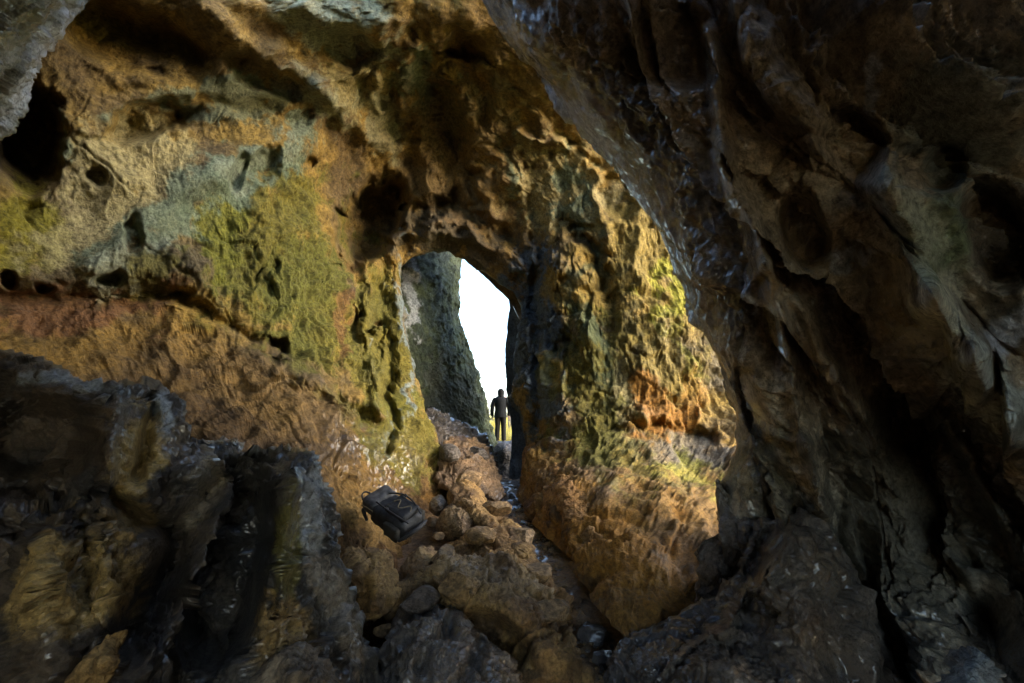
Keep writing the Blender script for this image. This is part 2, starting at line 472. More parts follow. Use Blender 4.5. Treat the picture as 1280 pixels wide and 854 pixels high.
cvar = sstep(-0.35, 0.35, fbm(tube * 0.8, 5, 0.6, seed=40))
cvar2 = sstep(-0.3, 0.3, fbm(tube * 1.7, 5, 0.6, seed=44))
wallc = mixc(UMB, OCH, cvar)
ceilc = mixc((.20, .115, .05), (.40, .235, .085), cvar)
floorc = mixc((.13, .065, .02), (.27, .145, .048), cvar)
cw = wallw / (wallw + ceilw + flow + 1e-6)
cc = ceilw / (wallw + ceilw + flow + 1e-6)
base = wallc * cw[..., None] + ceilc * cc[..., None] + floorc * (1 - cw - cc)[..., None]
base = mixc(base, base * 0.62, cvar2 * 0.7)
ZT = [(330, 310, 105, 120, 0, MOSS, .75), (270, 290, 40, 70, 10, (.21, .185, .03), .7), (390, 380, 60, 90, 0, MOSS, .8), (25, 285, 60, 70, 0, (.28, .22, .035), .75),
      (170, 330, 60, 30, 0, MOSS, .5), (480, 430, 42, 130, 0, MOSS, .7), (505, 545, 42, 60, 0, (.17, .15, .028), .7), (430, 510, 50, 22, 25, MOSS, .6),
      (160, 205, 95, 60, -20, TAN, .75), (110, 290, 90, 50, -25, TAN, .7), (260, 235, 170, 34, -30, GRN, .85), (330, 190, 90, 30, -18, GRN, .7),
      (290, 125, 130, 18, 0, GRN, .7), (90, 175, 16, 35, 0, GRN, .8), (150, 330, 60, 25, -30, GRY, .6), (330, 190, 70, 22, -25, GRY, .4),
      (400, 25, 100, 45, 15, GRY, .85), (450, 110, 55, 50, -20, TAN, .75), (470, 160, 30, 40, 0, GRY, .6), (515, 85, 22, 40, 0, GRN, .7),
      (560, 210, 80, 110, 0, (.19, .12, .065), .7), (110, 385, 160, 28, 0, RED, .85), (245, 385, 40, 20, 0, OCH, .7), (440, 390, 12, 60, 5, RED, .7),
      (700, 235, 70, 60, 0, TAN, .7), (713, 240, 14, 50, 0, GRN, .8), (655, 225, 12, 50, -8, GRN, .75), (640, 120, 80, 40, 30, (.24, .15, .06), .7),
      (662, 440, 34, 130, 0, (.10, .12, .14), .92), (740, 480, 60, 110, 0, MOSS, .65), (800, 300, 70, 70, 20, (.30, .20, .065), .8), (820, 420, 60, 70, 0, (.27, .18, .055), .8), (735, 400, 14, 90, -8, DGRN, .6), (790, 380, 10, 60, -10, (.16, .12, .05), .6), (855, 430, 10, 60, -15, (.20, .17, .03), .6),  # slate-blue zone paints in the bluish glow beside the exit
      (845, 350, 30, 40, 0, (.36, .31, .05), .7), (770, 480, 18, 60, -15, TAN, .7), (825, 508, 44, 30, 0, ORG, .95), (860, 480, 26, 30, 0, ORG, .6),
      (850, 560, 70, 22, 10, SLATE, .6), (780, 570, 90, 40, 25, MOSS, .6), (860, 590, 60, 22, 20, (.33, .29, .06), .6),
      (560, 296, 95, 22, 8, (.085, .062, .038), .8), (506, 430, 9, 110, 2, (.34, .38, .40), .6), (590, 150, 90, 40, 25, (.15, .12, .065), .6), (380, 120, 60, 25, 20, GRY, .5),  # dark zone over the arch paints in its shadowed band
      (780, 690, 120, 60, 30, (.36, .175, .045), .8), (620, 200, 24, 60, -15, (.30, .18, .08), .6),
      (460, 640, 60, 40, 30, (.40, .25, .10), .6), (330, 490, 120, 40, 30, (.30, .18, .075), .5)]
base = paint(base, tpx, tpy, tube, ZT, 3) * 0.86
lum = base.mean(-1, keepdims=True)
base = np.clip(lum + (base - lum) * 1.22, 0.012, 0.8)
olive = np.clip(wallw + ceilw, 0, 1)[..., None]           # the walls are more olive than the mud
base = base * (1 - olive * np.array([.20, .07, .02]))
wet = np.clip(0.02 + 0.34 * sstep(0.0, 0.5, fbm(tube * 1.2, 4, seed=60)), 0, 1)
for (x, y, rx, ry, s) in [(430, 560, 70, 60, .6), (520, 380, 16, 60, .9), (500, 590, 30, 40, .5)]:
    wet += s * np.exp(-((tpx - x) / rx) ** 2 - ((tpy - y) / ry) ** 2)
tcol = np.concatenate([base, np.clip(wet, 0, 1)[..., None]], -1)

def cut(name, u0, u1, v0, v1):
    a, b = sum(UC[:u0]), sum(UC[:u1]) + 1
    c, d = sum(VC[:v0]), sum(VC[:v1]) + 1
    g, k = tube[c:d, a:b], tcol[c:d, a:b]
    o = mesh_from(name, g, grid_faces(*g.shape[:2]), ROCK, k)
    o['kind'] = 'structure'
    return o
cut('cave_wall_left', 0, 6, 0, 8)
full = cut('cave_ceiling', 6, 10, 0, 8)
bm = bmesh.new(); bm.from_mesh(full.data)                 # unseen hole added in the roof so daylight reaches the near rocks
gone = []
for f in bm.faces:
    q = f.calc_center_median()
    if -4.2 < q.x < 2.6 and q.y > (3.3 if q.x < -0.6 else 2.4 if q.x < 0.2 else 1.0) + 0.25 * math.sin(q.x * 2.3) and q.y < 6 and q.z > 3:
        zc = q.y * CP + q.z * SP
        if H0 / 2 - F * (-q.y * SP + q.z * CP) / zc < -30 + 14 * math.sin(q.x * 3.1):
            gone.append(f)
bmesh.ops.delete(bm, geom=gone, context='FACES'); bm.to_mesh(full.data); bm.free()
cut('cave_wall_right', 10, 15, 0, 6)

def surf(px, py, r=5.0):
    x, y, z, q = TUBE_PX
    k = np.where((np.abs(x - px) < r) & (np.abs(y - py) < r) & (z > 0.5))[0]
    if len(k) == 0:
        return None
    return q[k[np.argmin(z[k])]]

# ------------------------------------------------------------------ ground: path through the cave, meadow outside
def ground_z(x, y):
    yy = np.array([-10, 0, 3.0, 4.6, 6.8, 8.5, 10.6, 12.5, 14.9, 15.6, 16.5, 22, 40, 80, 300, 3000.])
    zz = np.array([-2.7, -2.7, -2.6, -2.42, -1.98, -1.72, -1.40, -1.50, -1.60, -0.66, -0.62, -0.35, 0.5, 1.7, 4, 10.])
    cx = np.interp(y, [0, 4.5, 6.8, 10.6, 15, 3000], [0.4, 0.65, 0.45, 0.2, -0.2, -0.2])
    inside = 1 - sstep(13.5, 16.0, y)
    bank = 0.06 * np.clip(np.abs(x - cx) - 0.35, 0, 6) ** 1.2
    far_right = sstep(5, 9, x) * (1 - sstep(9, 14, y))
    z = np.interp(y, yy, zz) + bank * inside * (1 - far_right)
    return z * (1 - far_right) + (-2.6) * far_right

def ground_sheet():
    def axis(parts):
        return np.unique(np.concatenate([np.linspace(a, b, n) for a, b, n in parts]))
    xs = axis([(-400, -40, 12), (-40, -6, 20), (-6, -2.4, 40), (-2.4, 3.0, 150), (3, 10, 70), (10, 40, 20), (40, 400, 12)])
    ys = axis([(-300, -10, 12), (-10, 2.5, 40), (2.5, 12, 240), (12, 18, 70), (18, 60, 50), (60, 900, 20)])
    X, Y = np.meshgrid(xs, ys)
    Z = ground_z(X, Y)
    p = np.stack([X, Y, Z], -1)
    near = np.exp(-np.clip(np.hypot(X - 0.4, Y - 7) - 9, 0, None) / 3)
    q = p.copy(); q[..., 2] = 0
    Z = Z + near * (0.10 * fbm(q * 0.9, 4, seed=70) + 0.05 * fbm(q * 3.2, 5, 0.58, seed=71) + 0.03 * (ridged(q * 2.2, 3, seed=73) - .6))
    Z = Z + (1 - near) * 0.5 * fbm(q * 0.12, 3, seed=77)
    # the shallow basin of the puddle
    bx, by, _ = P(742, 800, 4.95)
    Z -= 0.07 * np.exp(-((X - bx) / 0.35) ** 2 - ((Y - by) / 0.55) ** 2)
    p[..., 2] = Z
    v = sstep(-0.3, 0.3, fbm(q * 1.3, 5, 0.6, seed=80))
    c = mixc((.17, .10, .05), (.30, .18, .08), v)
    g = sstep(14.8, 15.6, Y)
    g = np.maximum(g, sstep(9, 12, np.abs(X - 0.5)))
    gv = sstep(-0.3, 0.3, fbm(q * 0.5, 4, seed=83))
    c = c * (1 - g[..., None]) + mixc((.30, .27, .05), (.42, .36, .09), gv) * g[..., None]
    cx = np.interp(Y, [0, 4.5, 6.8, 10.6, 15], [0.4, 0.65, 0.45, 0.2, -0.2])
    w = np.exp(-((X - cx) / 0.45) ** 2) * (1 - g) * 1.1 * sstep(-0.35, 0.1, fbm(q * 2.4, 4, seed=85)) + 0.1
    o = mesh_from('ground', p, grid_faces(*X.shape), MUDM, np.concatenate([c, w[..., None]], -1))
    o['kind'] = 'structure'
ground_sheet()

# ------------------------------------------------------------------ the great leaning rock on the right
PE = [(540, -140, 4.5), (610, 15, 4.6), (696, 114, 4.8), (792, 240, 5.0), (866, 388, 5.2), (920, 522, 5.3), (910, 640, 5.3), (914, 770, 5.3), (915, 900, 5.1)]
PEA = [(620, -140, 3.7), (685, 15, 3.75), (764, 112, 3.9), (850, 240, 4.05), (914, 390, 4.35), (956, 525, 4.75), (955, 642, 5.0), (960, 772, 5.0), (960, 905, 4.8)]
PC1 = [(740, -140, 3.3), (775, 15, 3.3), (835, 125, 3.45), (895, 248, 3.65), (945, 395, 4.05), (985, 535, 4.5), (1000, 650, 4.8), (1010, 780, 4.8), (1010, 920, 4.5)]
PC2 = [(950, -140, 2.8), (955, 15, 2.8), (995, 130, 2.9), (1030, 255, 3.05), (1060, 400, 3.55), (1085, 535, 4.3), (1105, 655, 4.6), (1110, 785, 4.4), (1110, 930, 3.9)]
PC3 = [(1120, -140, 2.7), (1120, 15, 2.7), (1125, 135, 2.75), (1135, 275, 2.8), (1165, 415, 3.1), (1185, 540, 3.9), (1210, 660, 4.1), (1220, 790, 3.8), (1220, 940, 3.3)]
PC4 = [(1310, -140, 2.5), (1310, 15, 2.5), (1310, 135, 2.6), (1310, 275, 2.7), (1320, 415, 2.8), (1330, 560, 3.3), (1340, 670, 3.6), (1350, 800, 3.5), (1350, 940, 3.1)]
PC5 = [(1700, y, 2.5) for y in (-140, 15, 135, 275, 415, 560, 670, 800, 940)]
zs = [5.0, 3.6, 2.4, 1.5, 0.5, -0.4, -1.2, -2.0, -2.8]
PC6 = [('w', 4.6, -0.8, z) for z in zs]
PC7 = [('w', 5.0, -9.0, z) for z in zs]
PB1 = [(a + 30, b, d + 0.2) for a, b, d in PE]
PB2 = [(a + 230, b, d + 0.1) for a, b, d in PE]
PB3 = [('w', 4.6, 4.3, z) for z in (6.0, 5.0, 4.2, 3.0, 2.0, 0.8, -0.4, -1.6, -2.8)]
PB4 = [('w', 7.5, 3.0, z) for z in (6.0, 5.0, 4.2, 3.0, 2.0, 0.8, -0.4, -1.6, -2.8)]
cols_ = np.array([ring(r) for r in (PB4, PB3, PB2, PB1, PE, PEA, PC1, PC2, PC3, PC4, PC5, PC6, PC7)])    # columns x rows
cols_ = np.concatenate([cols_[:, :1] * np.array([1, 1, 0]) + np.array([0, 0, 9.0]), cols_], 1)
PV, PU = [8, 12, 16, 20, 70, 70, 100, 90, 85, 25, 10, 6], [8, 40, 60, 66, 68, 72, 68, 58, 50]
pg = np.einsum('ij,jkc,lk->ilc', cr_matrix(13, PV), cols_, cr_matrix(10, PU), optimize=True)
pn = grid_normals(pg)
if ((np.array([0, 0, 0]) - pg[160:500]) * pn[160:500]).sum(-1).mean() < 0:
    pn = -pn
flow_dir = (P(985, 535, 4.5) - P(835, 125, 3.9)); flow_dir /= np.linalg.norm(flow_dir)
def stretch(p, k):
    t = (p @ flow_dir)[..., None] * flow_dir
    return p - t * (1 - k)
ps = stretch(pg, 0.28)
wp = np.stack([fbm(pg * 1.3, 3, seed=130 + k) for k in range(3)], -1)
pd = (0.26 * fbm(stretch(pg, .5) * 0.7, 3, seed=101) + 0.42 * (ridged(ps * 1.25 + wp * .25, 5, 0.5, seed=104) - 0.7)
      + 0.15 * (ridged(ps * 3.4 + wp * .5, 4, 0.55, seed=109) - 0.7) + 0.04 * (ridged(stretch(pg, .5) * 9, 3, 0.6, seed=119) - 0.7) + 0.09 * fbm(pg * 4.0, 5, 0.58, seed=111))
w1, w2, _ = worley(stretch(pg, .6) * 1.5 + wp * 0.6, 12)
pd = pd + 0.16 * (w1 - 0.5) - 0.08 * np.exp(-((w2 - w1) / .06) ** 2)
pcol = np.concatenate([np.linspace(k, k + 1, c, endpoint=False) for k, c in enumerate(PV)] + [[len(PV)]])
px0, py0, pz0 = proj(pg)
infront = (pz0 > 0.6) & (np.abs(px0) < 2500) & (np.abs(py0) < 2500)
across = np.where(infront, 0.86 * px0 - 0.51 * py0, 900 + 160 * (pcol[:, None] - 8))
along = np.where(infront, 0.51 * px0 + 0.86 * py0, 0)
bow = 60 * np.sin(along / 210.0) + 26 * np.sin(along / 90.0 + 1.0)            # the slabs sweep in a slight curve
def slabs(period, shift, seed, steep):
    rb = (across + bow) / period + shift + 0.5 * fbm(stretch(pg, .3) * .7, 3, seed=seed)
    rt = rb - np.floor(rb)
    rh = _PT[np.floor(rb).astype(int) % 256, 0]
    return (0.35 + rh) * (np.where(rt < steep, rt / steep, (1 - (rt - steep) / (1 - steep)) ** 1.3) - .4)
pd = (0.16 * fbm(stretch(pg, .5) * 0.7, 3, seed=101) + 0.32 * slabs(118, 0.2, 170, .2) + 0.13 * slabs(47, 0.6, 175, .25)
      + 0.10 * (ridged(stretch(pg, .3) * 3.0 + wp * .3, 4, 0.55, seed=109) - 0.7) + 0.05 * facet(stretch(pg, .5) * 1.8 + wp * .3, 31)
      + 0.03 * facet(pg * 5 + wp * .4, 32) + 0.06 * fbm(pg * 4.0, 5, 0.6, seed=111) + 0.016 * fbm(pg * 16, 3, .65, seed=47)
      - 0.06 * np.exp(-((w2 - w1) / .06) ** 2))
pd = pd * (1 - 0.72 * np.exp(-((pcol - 4.0) / 0.5) ** 2) - 0.45 * np.exp(-((pcol - 4.6) / 0.5) ** 2))[:, None]      # keep the silhouette edge where it stands
pg = pg + pn * pd[..., None]
PS = [('seg', 1105, 235, 1165, 370, 34, -0.4), ('seg', 1165, 370, 1220, 450, 34, -0.45), ('seg', 1220, 450, 1300, 590, 34, -0.45),
      ('seg', 1050, 330, 1140, 530, 46, 0.4), ('seg', 1140, 530, 1250, 760, 56, 0.45), ('seg', 1175, 520, 1275, 690, 14, -0.28),
      ('ell', 1245, 290, 42, 80, -20, 0.4), ('ell', 1005, 290, 30, 55, -20, 0.4), ('seg', 888, 40, 905, 190, 13, -0.26), ('seg', 905, 190, 960, 330, 15, -0.3),
      ('seg', 960, 330, 1010, 560, 13, -0.26), ('seg', 1010, 560, 1035, 640, 13, -0.3), ('seg', 960, 330, 1080, 520, 11, -0.2),
      ('ell', 840, 60, 60, 60, 0, 0.25), ('seg', 930, 470, 1000, 660, 14, 0.25), ('ell', 1060, 180, 45, 45, 0, 0.3), ('ell', 1180, 210, 30, 30, 0, .3)]
pg = stamps(pg, PS)
ppx, ppy, _ = proj(pg)
pv = sstep(-0.3, 0.3, fbm(stretch(pg, .4) * 1.6, 5, 0.6, seed=140))
pc = mixc((.13, .10, .065), (.46, .37, .25), pv)
crust = sstep(.5, 1.05, ridged(stretch(pg, .3) * 2.6 + wp * .6, 5, 0.62, seed=180)) * sstep(-.35, .25, fbm(pg * .9, 3, seed=186))
speck = sstep(.05, .5, fbm(stretch(pg, .6) * 9.0, 4, 0.68, seed=188))
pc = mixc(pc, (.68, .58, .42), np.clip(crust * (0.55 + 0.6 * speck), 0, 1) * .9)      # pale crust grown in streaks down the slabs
pc = mixc(pc, (.06, .05, .04), sstep(.1, .5, fbm(stretch(pg, .6) * 6.0, 4, 0.68, seed=192)) * .6)
ZP = [(705, 125, 16, 45, -38, (.58, .62, .70), .85), (745, 180, 16, 45, -38, (.58, .62, .70), .85), (790, 245, 15, 45, -35, (.58, .62, .70), .85), (825, 310, 13, 45, -28, (.58, .62, .70), .85), (858, 385, 12, 45, -25, (.58, .62, .70), .85), (880, 450, 12, 45, -22, (.58, .62, .70), .85), (905, 505, 9, 35, -15, (.58, .62, .70), .85), (868, 215, 14, 60, -12, (.58, .62, .70), .85), (885, 285, 16, 40, -20, (.58, .62, .70), .85), (1062, 345, 26, 22, 30, (.58, .62, .70), .85), (930, 340, 10, 40, -20, (.58, .62, .70), .85), (1270, 400, 22, 30, 30, (.58, .62, .70), .85), (1085, 110, 14, 50, 10, (.58, .62, .70), .85),  # blue-grey zones paint in wet reflections on the left edge and ribs
      (1150, 320, 90, 40, 45, (.34, .36, .24), .7), (1160, 300, 40, 50, 0, (.15, .22, .10), .7), (1245, 480, 55, 80, -35, (.60, .64, .58), .85), (1170, 400, 50, 50, -30, (.66, .63, .48), .85), (1125, 280, 30, 60, -25, (.55, .56, .42), .7),  # palest zones paint in the lit band at the far right
      (1000, 200, 120, 100, 0, (.60, .48, .32), .5), (1200, 150, 110, 110, 0, (.20, .25, .23), .6), (950, 600, 60, 60, 0, (.24, .21, .12), .6),  # tan zone paints in light on the upper middle
      (1150, 640, 150, 190, 0, (.09, .085, .06), .8), (830, 330, 24, 60, -20, (.30, .22, .10), .5)]  # large dark zone paints in shade at the lower right
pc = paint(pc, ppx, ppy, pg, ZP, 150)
pw = 0.55 * np.exp(-((pcol[:, None] - 4.5) / 0.6) ** 2) + np.clip(0.25 + 0.6 * sstep(-0.1, 0.35, fbm(stretch(pg, .5) * 1.1, 4, seed=160)), 0, 1)
for (x, y, rx, ry, s) in [(780, 210, 70, 90, .9), (870, 260, 40, 120, .9), (880, 420, 40, 110, .9), (1060, 350, 50, 40, .8)]:
    pw += s * np.exp(-((ppx - x) / rx) ** 2 - ((ppy - y) / ry) ** 2)
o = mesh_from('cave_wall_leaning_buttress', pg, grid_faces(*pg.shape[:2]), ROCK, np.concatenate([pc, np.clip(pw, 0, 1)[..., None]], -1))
o['kind'] = 'structure'

# ------------------------------------------------------------------ rocks traced from their outline, with their own depth
def tps_fit(pts, vals, lam=1e-3):
    n = len(pts)
    d = np.linalg.norm(pts[:, None] - pts[None], axis=-1)
    K = np.where(d > 0, d * d * np.log(d + 1e-9), 0) + lam * np.eye(n)
    A = np.zeros((n + 3, n + 3))
    A[:n, :n] = K
    A[:n, n] = 1; A[:n, n + 1:] = pts
    A[n, :n] = 1; A[n + 1:, :n] = pts.T
    s = np.linalg.solve(A, np.concatenate([vals, np.zeros(3)]))
    return s[:n], s[n:]

def outline_rock(name, label, cat, outline, inner, centre, thick, colour, zones=(), na=260, nr=90, amp=1.0, wet=0.3, st=(), seed=0, group=None, kind=None, mat=None, sharp=1.0, strata=0.0, bulge=0.0, peaks=None):
    """closed rock: front through traced outline (px,py,d) and inner points, rounded back 'thick' metres deep"""
    pts = np.array(list(outline) + list(inner), float)
    sc = 100.0
    w, a = tps_fit(pts[:, :2] / sc, pts[:, 2])
    ol = np.array(outline, float)
    n = len(ol)
    t = np.linspace(0, n, na, endpoint=False)
    k = np.floor(t).astype(int); fr = (t - k)[:, None]
    p0, p1, p2, p3 = ol[(k - 1) % n], ol[k % n], ol[(k + 1) % n], ol[(k + 2) % n]
    crv = 0.5 * (2 * p1 + (p2 - p0) * fr + (2 * p0 - 5 * p1 + 4 * p2 - p3) * fr ** 2 + (3 * p1 - p0 - 3 * p2 + p3) * fr ** 3)
    crv = crv * 0.75 + (p1 + (p2 - p1) * fr) * 0.25
    C = np.array(centre, float)
    rf = np.linspace(0.004, 1, nr)
    fx = C[0] + rf[:, None] * (crv[None, :, 0] - C[0])
    fy = C[1] + rf[:, None] * (crv[None, :, 1] - C[1])
    q = np.stack([fx, fy], -1) / sc
    d = np.linalg.norm(q[:, :, None] - (pts[:, :2] / sc)[None, None], axis=-1)
    D = (np.where(d > 0, d * d * np.log(d + 1e-9), 0) * w).sum(-1) + a[0] + q @ a[1:]
    if peaks:                                             # angular stone: each peak is the meeting of a few planes
        wx = 14 * fbm(PA(fx, fy, D) * 1.5, 3, seed=seed + 280)
        pk = np.min([np.max([d0 + gx * (fx + wx - x0) / 100 + gy * (fy + wx - y0) / 100 for x0, y0, d0, gx, gy in fc], 0) for fc in peaks], 0)
        D = 0.2 * D + 0.8 * pk
    D = D - bulge * (1 - rf[:, None] ** 3)
    front = PA(fx, fy, D)
    edge = front[-1]
    cen = edge.mean(0) + np.array([0, thick, 0])
    nb = 14
    bk = []
    for s in np.linspace(0, math.pi / 2, nb + 1)[1:]:
        r = math.cos(s) * 0.995 + 0.005
        dirs = edge / edge[:, 1:2]
        cu = dirs.mean(0)
        e = (cu + (dirs - cu) * r) * (edge[:, 1] * r + edge[:, 1].mean() * (1 - r) + thick * math.sin(s))[:, None]
        bk.append(e)
    g = np.concatenate([front, np.array(bk)], 0)
    nn = grid_normals(g, True)
    ctr = edge.mean(0) + np.array([0, thick * 0.3, 0])
    if ((g - ctr) * nn).sum(-1).mean() < 0:
        nn = -nn
    wq = np.stack([fbm(g * 1.6, 3, seed=seed + 200 + j) for j in range(3)], -1)
    w1, w2, _ = worley(g * 2.0 + wq * 0.4, seed + 3)
    dd = amp * (0.05 * (ridged(g * 5.5 + wq, 4, .6, seed=seed + 225) - .8) + 0.12 * fbm(g * 1.0, 3, seed=seed + 210) + 0.05 * (0.5 - w1) * sharp + 0.10 * (ridged(g * 2.0 + wq * .4, 4, .52, seed=seed + 220) - .7) + 0.05 * fbm(g * 5, 5, .58, seed=seed + 230))
    dd = dd - amp * 0.05 * np.exp(-((w2 - w1) / .05) ** 2) + amp * (0.16 * facet(g * 1.3 + wq * .25, seed) + 0.03 * facet(g * 3.7 + wq * .3, seed + 1)) + 0.012 * fbm(g * 16, 3, .65, seed=seed + 233)
    if strata:
        ph = g[..., 2] * 5.5 + 0.9 * fbm(g * .9, 3, seed=seed + 270)
        dd = dd + strata * ((ph - np.floor(ph)) ** 2 - .4)
    fade = np.ones(g.shape[0]); fade[:6] = np.linspace(0.9, 1, 6)
    g = g + nn * (dd * fade[:, None])[..., None]
    if st:
        g2 = stamps(g[:nr], st)
        g[:nr] = g2
    px, py, _ = proj(g)
    v = sstep(-0.3, 0.3, fbm(g * 2.0, 5, .6, seed=seed + 240))
    c = mixc(np.array(colour[0]), np.array(colour[1]), v)
    if zones:
        c = paint(c, px, py, g, zones, seed + 250, wob=14)
    wt = np.clip(wet + 0.5 * fbm(g * 1.8, 4, seed=seed + 260), 0, 1)
    o = mesh_from(name, g, grid_faces(g.shape[0], g.shape[1], True), mat or ROCK_FINE, np.concatenate([c, wt[..., None]], -1))
    tag(o, label, cat, group, kind)
    return o

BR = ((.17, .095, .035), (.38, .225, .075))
DK = ((.10, .085, .06), (.24, .20, .14))
WETC = ((.08, .065, .05), (.19, .15, .11))
# left foreground boulders, with shade and lit faces painted into their colour
outline_rock('boulder', 'huge boulder with painted shade and painted lit tan faces filling the lower left corner', 'boulder',
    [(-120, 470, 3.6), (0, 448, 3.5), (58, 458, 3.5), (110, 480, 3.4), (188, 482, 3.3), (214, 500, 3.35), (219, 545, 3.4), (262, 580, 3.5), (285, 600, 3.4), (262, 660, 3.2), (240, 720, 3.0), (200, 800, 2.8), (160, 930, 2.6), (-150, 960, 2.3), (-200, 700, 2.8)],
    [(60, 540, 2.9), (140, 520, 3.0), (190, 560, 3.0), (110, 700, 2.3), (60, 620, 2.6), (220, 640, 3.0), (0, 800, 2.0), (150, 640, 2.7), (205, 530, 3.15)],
    (90, 700), 1.6, ((.045, .038, .03), (.13, .095, .06)), [(205, 515, 14, 40, 0, (.42, .46, .48), .8), (172, 560, 34, 60, 18, (.50, .34, .11), .85), (160, 640, 30, 30, 0, (.44, .29, .10), .7), (100, 725, 85, 75, -35, (.52, .34, .11), .85), (250, 610, 26, 60, 30, (.34, .28, .19), .75), (90, 470, 60, 14, 8, (.30, .33, .34), .7)],  # dark base paints shade, tan zones lit faces, grey-blue zones rim light
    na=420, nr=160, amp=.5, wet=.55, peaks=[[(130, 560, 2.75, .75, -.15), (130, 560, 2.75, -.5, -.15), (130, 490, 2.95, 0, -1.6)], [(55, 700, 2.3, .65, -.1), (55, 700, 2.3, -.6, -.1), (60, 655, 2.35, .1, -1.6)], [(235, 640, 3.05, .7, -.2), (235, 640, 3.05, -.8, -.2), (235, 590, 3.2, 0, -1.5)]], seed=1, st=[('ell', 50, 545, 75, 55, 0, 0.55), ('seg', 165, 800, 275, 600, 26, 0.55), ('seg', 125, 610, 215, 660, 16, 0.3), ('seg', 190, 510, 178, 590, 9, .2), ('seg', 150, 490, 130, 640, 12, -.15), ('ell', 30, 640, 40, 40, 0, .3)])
outline_rock('boulder', 'tall fin of rock with a mossy streak, painted shade and a painted lit right edge', 'boulder',
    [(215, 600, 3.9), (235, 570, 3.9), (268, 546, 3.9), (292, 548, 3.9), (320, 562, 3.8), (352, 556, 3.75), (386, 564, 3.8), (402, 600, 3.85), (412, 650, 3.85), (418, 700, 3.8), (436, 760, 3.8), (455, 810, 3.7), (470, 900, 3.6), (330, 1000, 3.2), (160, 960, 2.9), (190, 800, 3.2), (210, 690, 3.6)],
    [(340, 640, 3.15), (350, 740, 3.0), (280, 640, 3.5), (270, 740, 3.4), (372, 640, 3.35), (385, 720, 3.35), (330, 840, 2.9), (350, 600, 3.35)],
    (330, 750), 1.2, ((.035, .032, .028), (.10, .085, .065)), [(372, 690, 18, 100, 4, (.30, .25, .06), .75), (362, 800, 40, 50, 0, (.42, .26, .09), .8), (400, 650, 14, 90, -6, (.46, .46, .44), .75), (420, 760, 18, 70, -12, (.34, .26, .17), .7), (300, 552, 60, 10, 5, (.34, .36, .36), .7)],  # near-black base paints shade, pale grey zones the rim light
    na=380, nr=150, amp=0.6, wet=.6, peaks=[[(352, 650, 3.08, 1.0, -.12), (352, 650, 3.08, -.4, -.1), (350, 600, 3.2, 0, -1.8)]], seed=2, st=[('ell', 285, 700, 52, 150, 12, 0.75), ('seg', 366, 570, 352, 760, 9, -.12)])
outline_rock('boulder', 'small pointed brown rock at the foot of the left boulder', 'boulder',
    [(60, 900, 2.2), (80, 850, 2.25), (120, 800, 2.3), (160, 786, 2.35), (158, 815, 2.35), (140, 860, 2.3), (120, 920, 2.2)], [(135, 825, 2.2)],
    (120, 860), .3, BR, na=120, nr=50, amp=.35, seed=3)
outline_rock('boulder', 'low brown rock on the bottom edge beside the tall fin', 'boulder',
    [(310, 900, 2.7), (325, 850, 2.8), (345, 822, 2.85), (370, 814, 2.9), (395, 826, 2.9), (420, 870, 2.8), (430, 920, 2.7)], [(365, 850, 2.6)],
    (368, 880), .35, ((.2, .14, .08), (.34, .25, .15)), na=120, nr=50, amp=.4, seed=4)
# overhang top left
outline_rock('cave_wall_overhang', None, None,
    [(-160, 260, 3.4), (-40, 190, 4.2), (0, 156, 4.3), (24, 134, 4.3), (45, 92, 4.3), (72, 46, 4.3), (112, 0, 4.3), (160, -70, 4.2), (150, -200, 3.0), (-150, -220, 2.6), (-260, 60, 2.8)],
    [(10, 60, 3.2), (-60, 40, 2.8), (60, 0, 3.2), (20, 20, 3.0), (-10, 110, 3.4)],
    (-40, 0), 1.0, ((.18, .19, .17), (.40, .41, .38)), [(20, 20, 50, 26, -40, (.16, .19, .13), .6), (20, 120, 22, 50, 40, (.62, .66, .74), .85), (70, 45, 20, 60, 35, (.62, .66, .74), .85)], na=260, nr=130, amp=.36, wet=.85, seed=5, kind='structure', mat=ROCK)  # blue-white zones paint in rim light along the lower edge
# rocks at the foot of the leaning buttress
outline_rock('boulder', 'flared dark rock with shiny flank below the leaning buttress', 'boulder',
    [(762, 870, 4.55), (775, 820, 4.75), (800, 796, 4.9), (850, 780, 4.95), (890, 765, 4.9), (915, 735, 4.85), (935, 690, 4.8), (945, 660, 4.8), (980, 648, 4.75), (1010, 645, 4.7), (1050, 680, 4.5), (1090, 760, 4.3), (1120, 900, 3.9), (940, 1000, 3.6), (800, 980, 3.9)],
    [(1000, 665, 4.35), (950, 740, 4.25), (900, 800, 4.2), (860, 840, 4.1), (1010, 760, 3.95), (960, 850, 3.75), (975, 700, 4.3), (935, 790, 4.35)],
    (940, 820), 1.0, WETC, [(1000, 760, 40, 80, 20, (.22, .16, .10), .6)], na=340, nr=140, amp=.45, wet=.65, seed=6, st=[('seg', 1000, 655, 900, 790, 9, -0.14), ('seg', 900, 790, 800, 850, 9, -0.1), ('seg', 955, 665, 935, 760, 9, .12)])
outline_rock('boulder', 'upright dark slab between the buttress and the brown slope', 'boulder',
    [(896, 600, 5.3), (910, 616, 5.3), (945, 615, 5.3), (975, 640, 5.2), (970, 720, 5.1), (930, 760, 5.1), (885, 765, 5.15), (905, 700, 5.2), (897, 650, 5.25)], [(930, 680, 4.9)],
    (930, 690), .5, WETC, na=180, nr=60, amp=.4, wet=.7, seed=7)
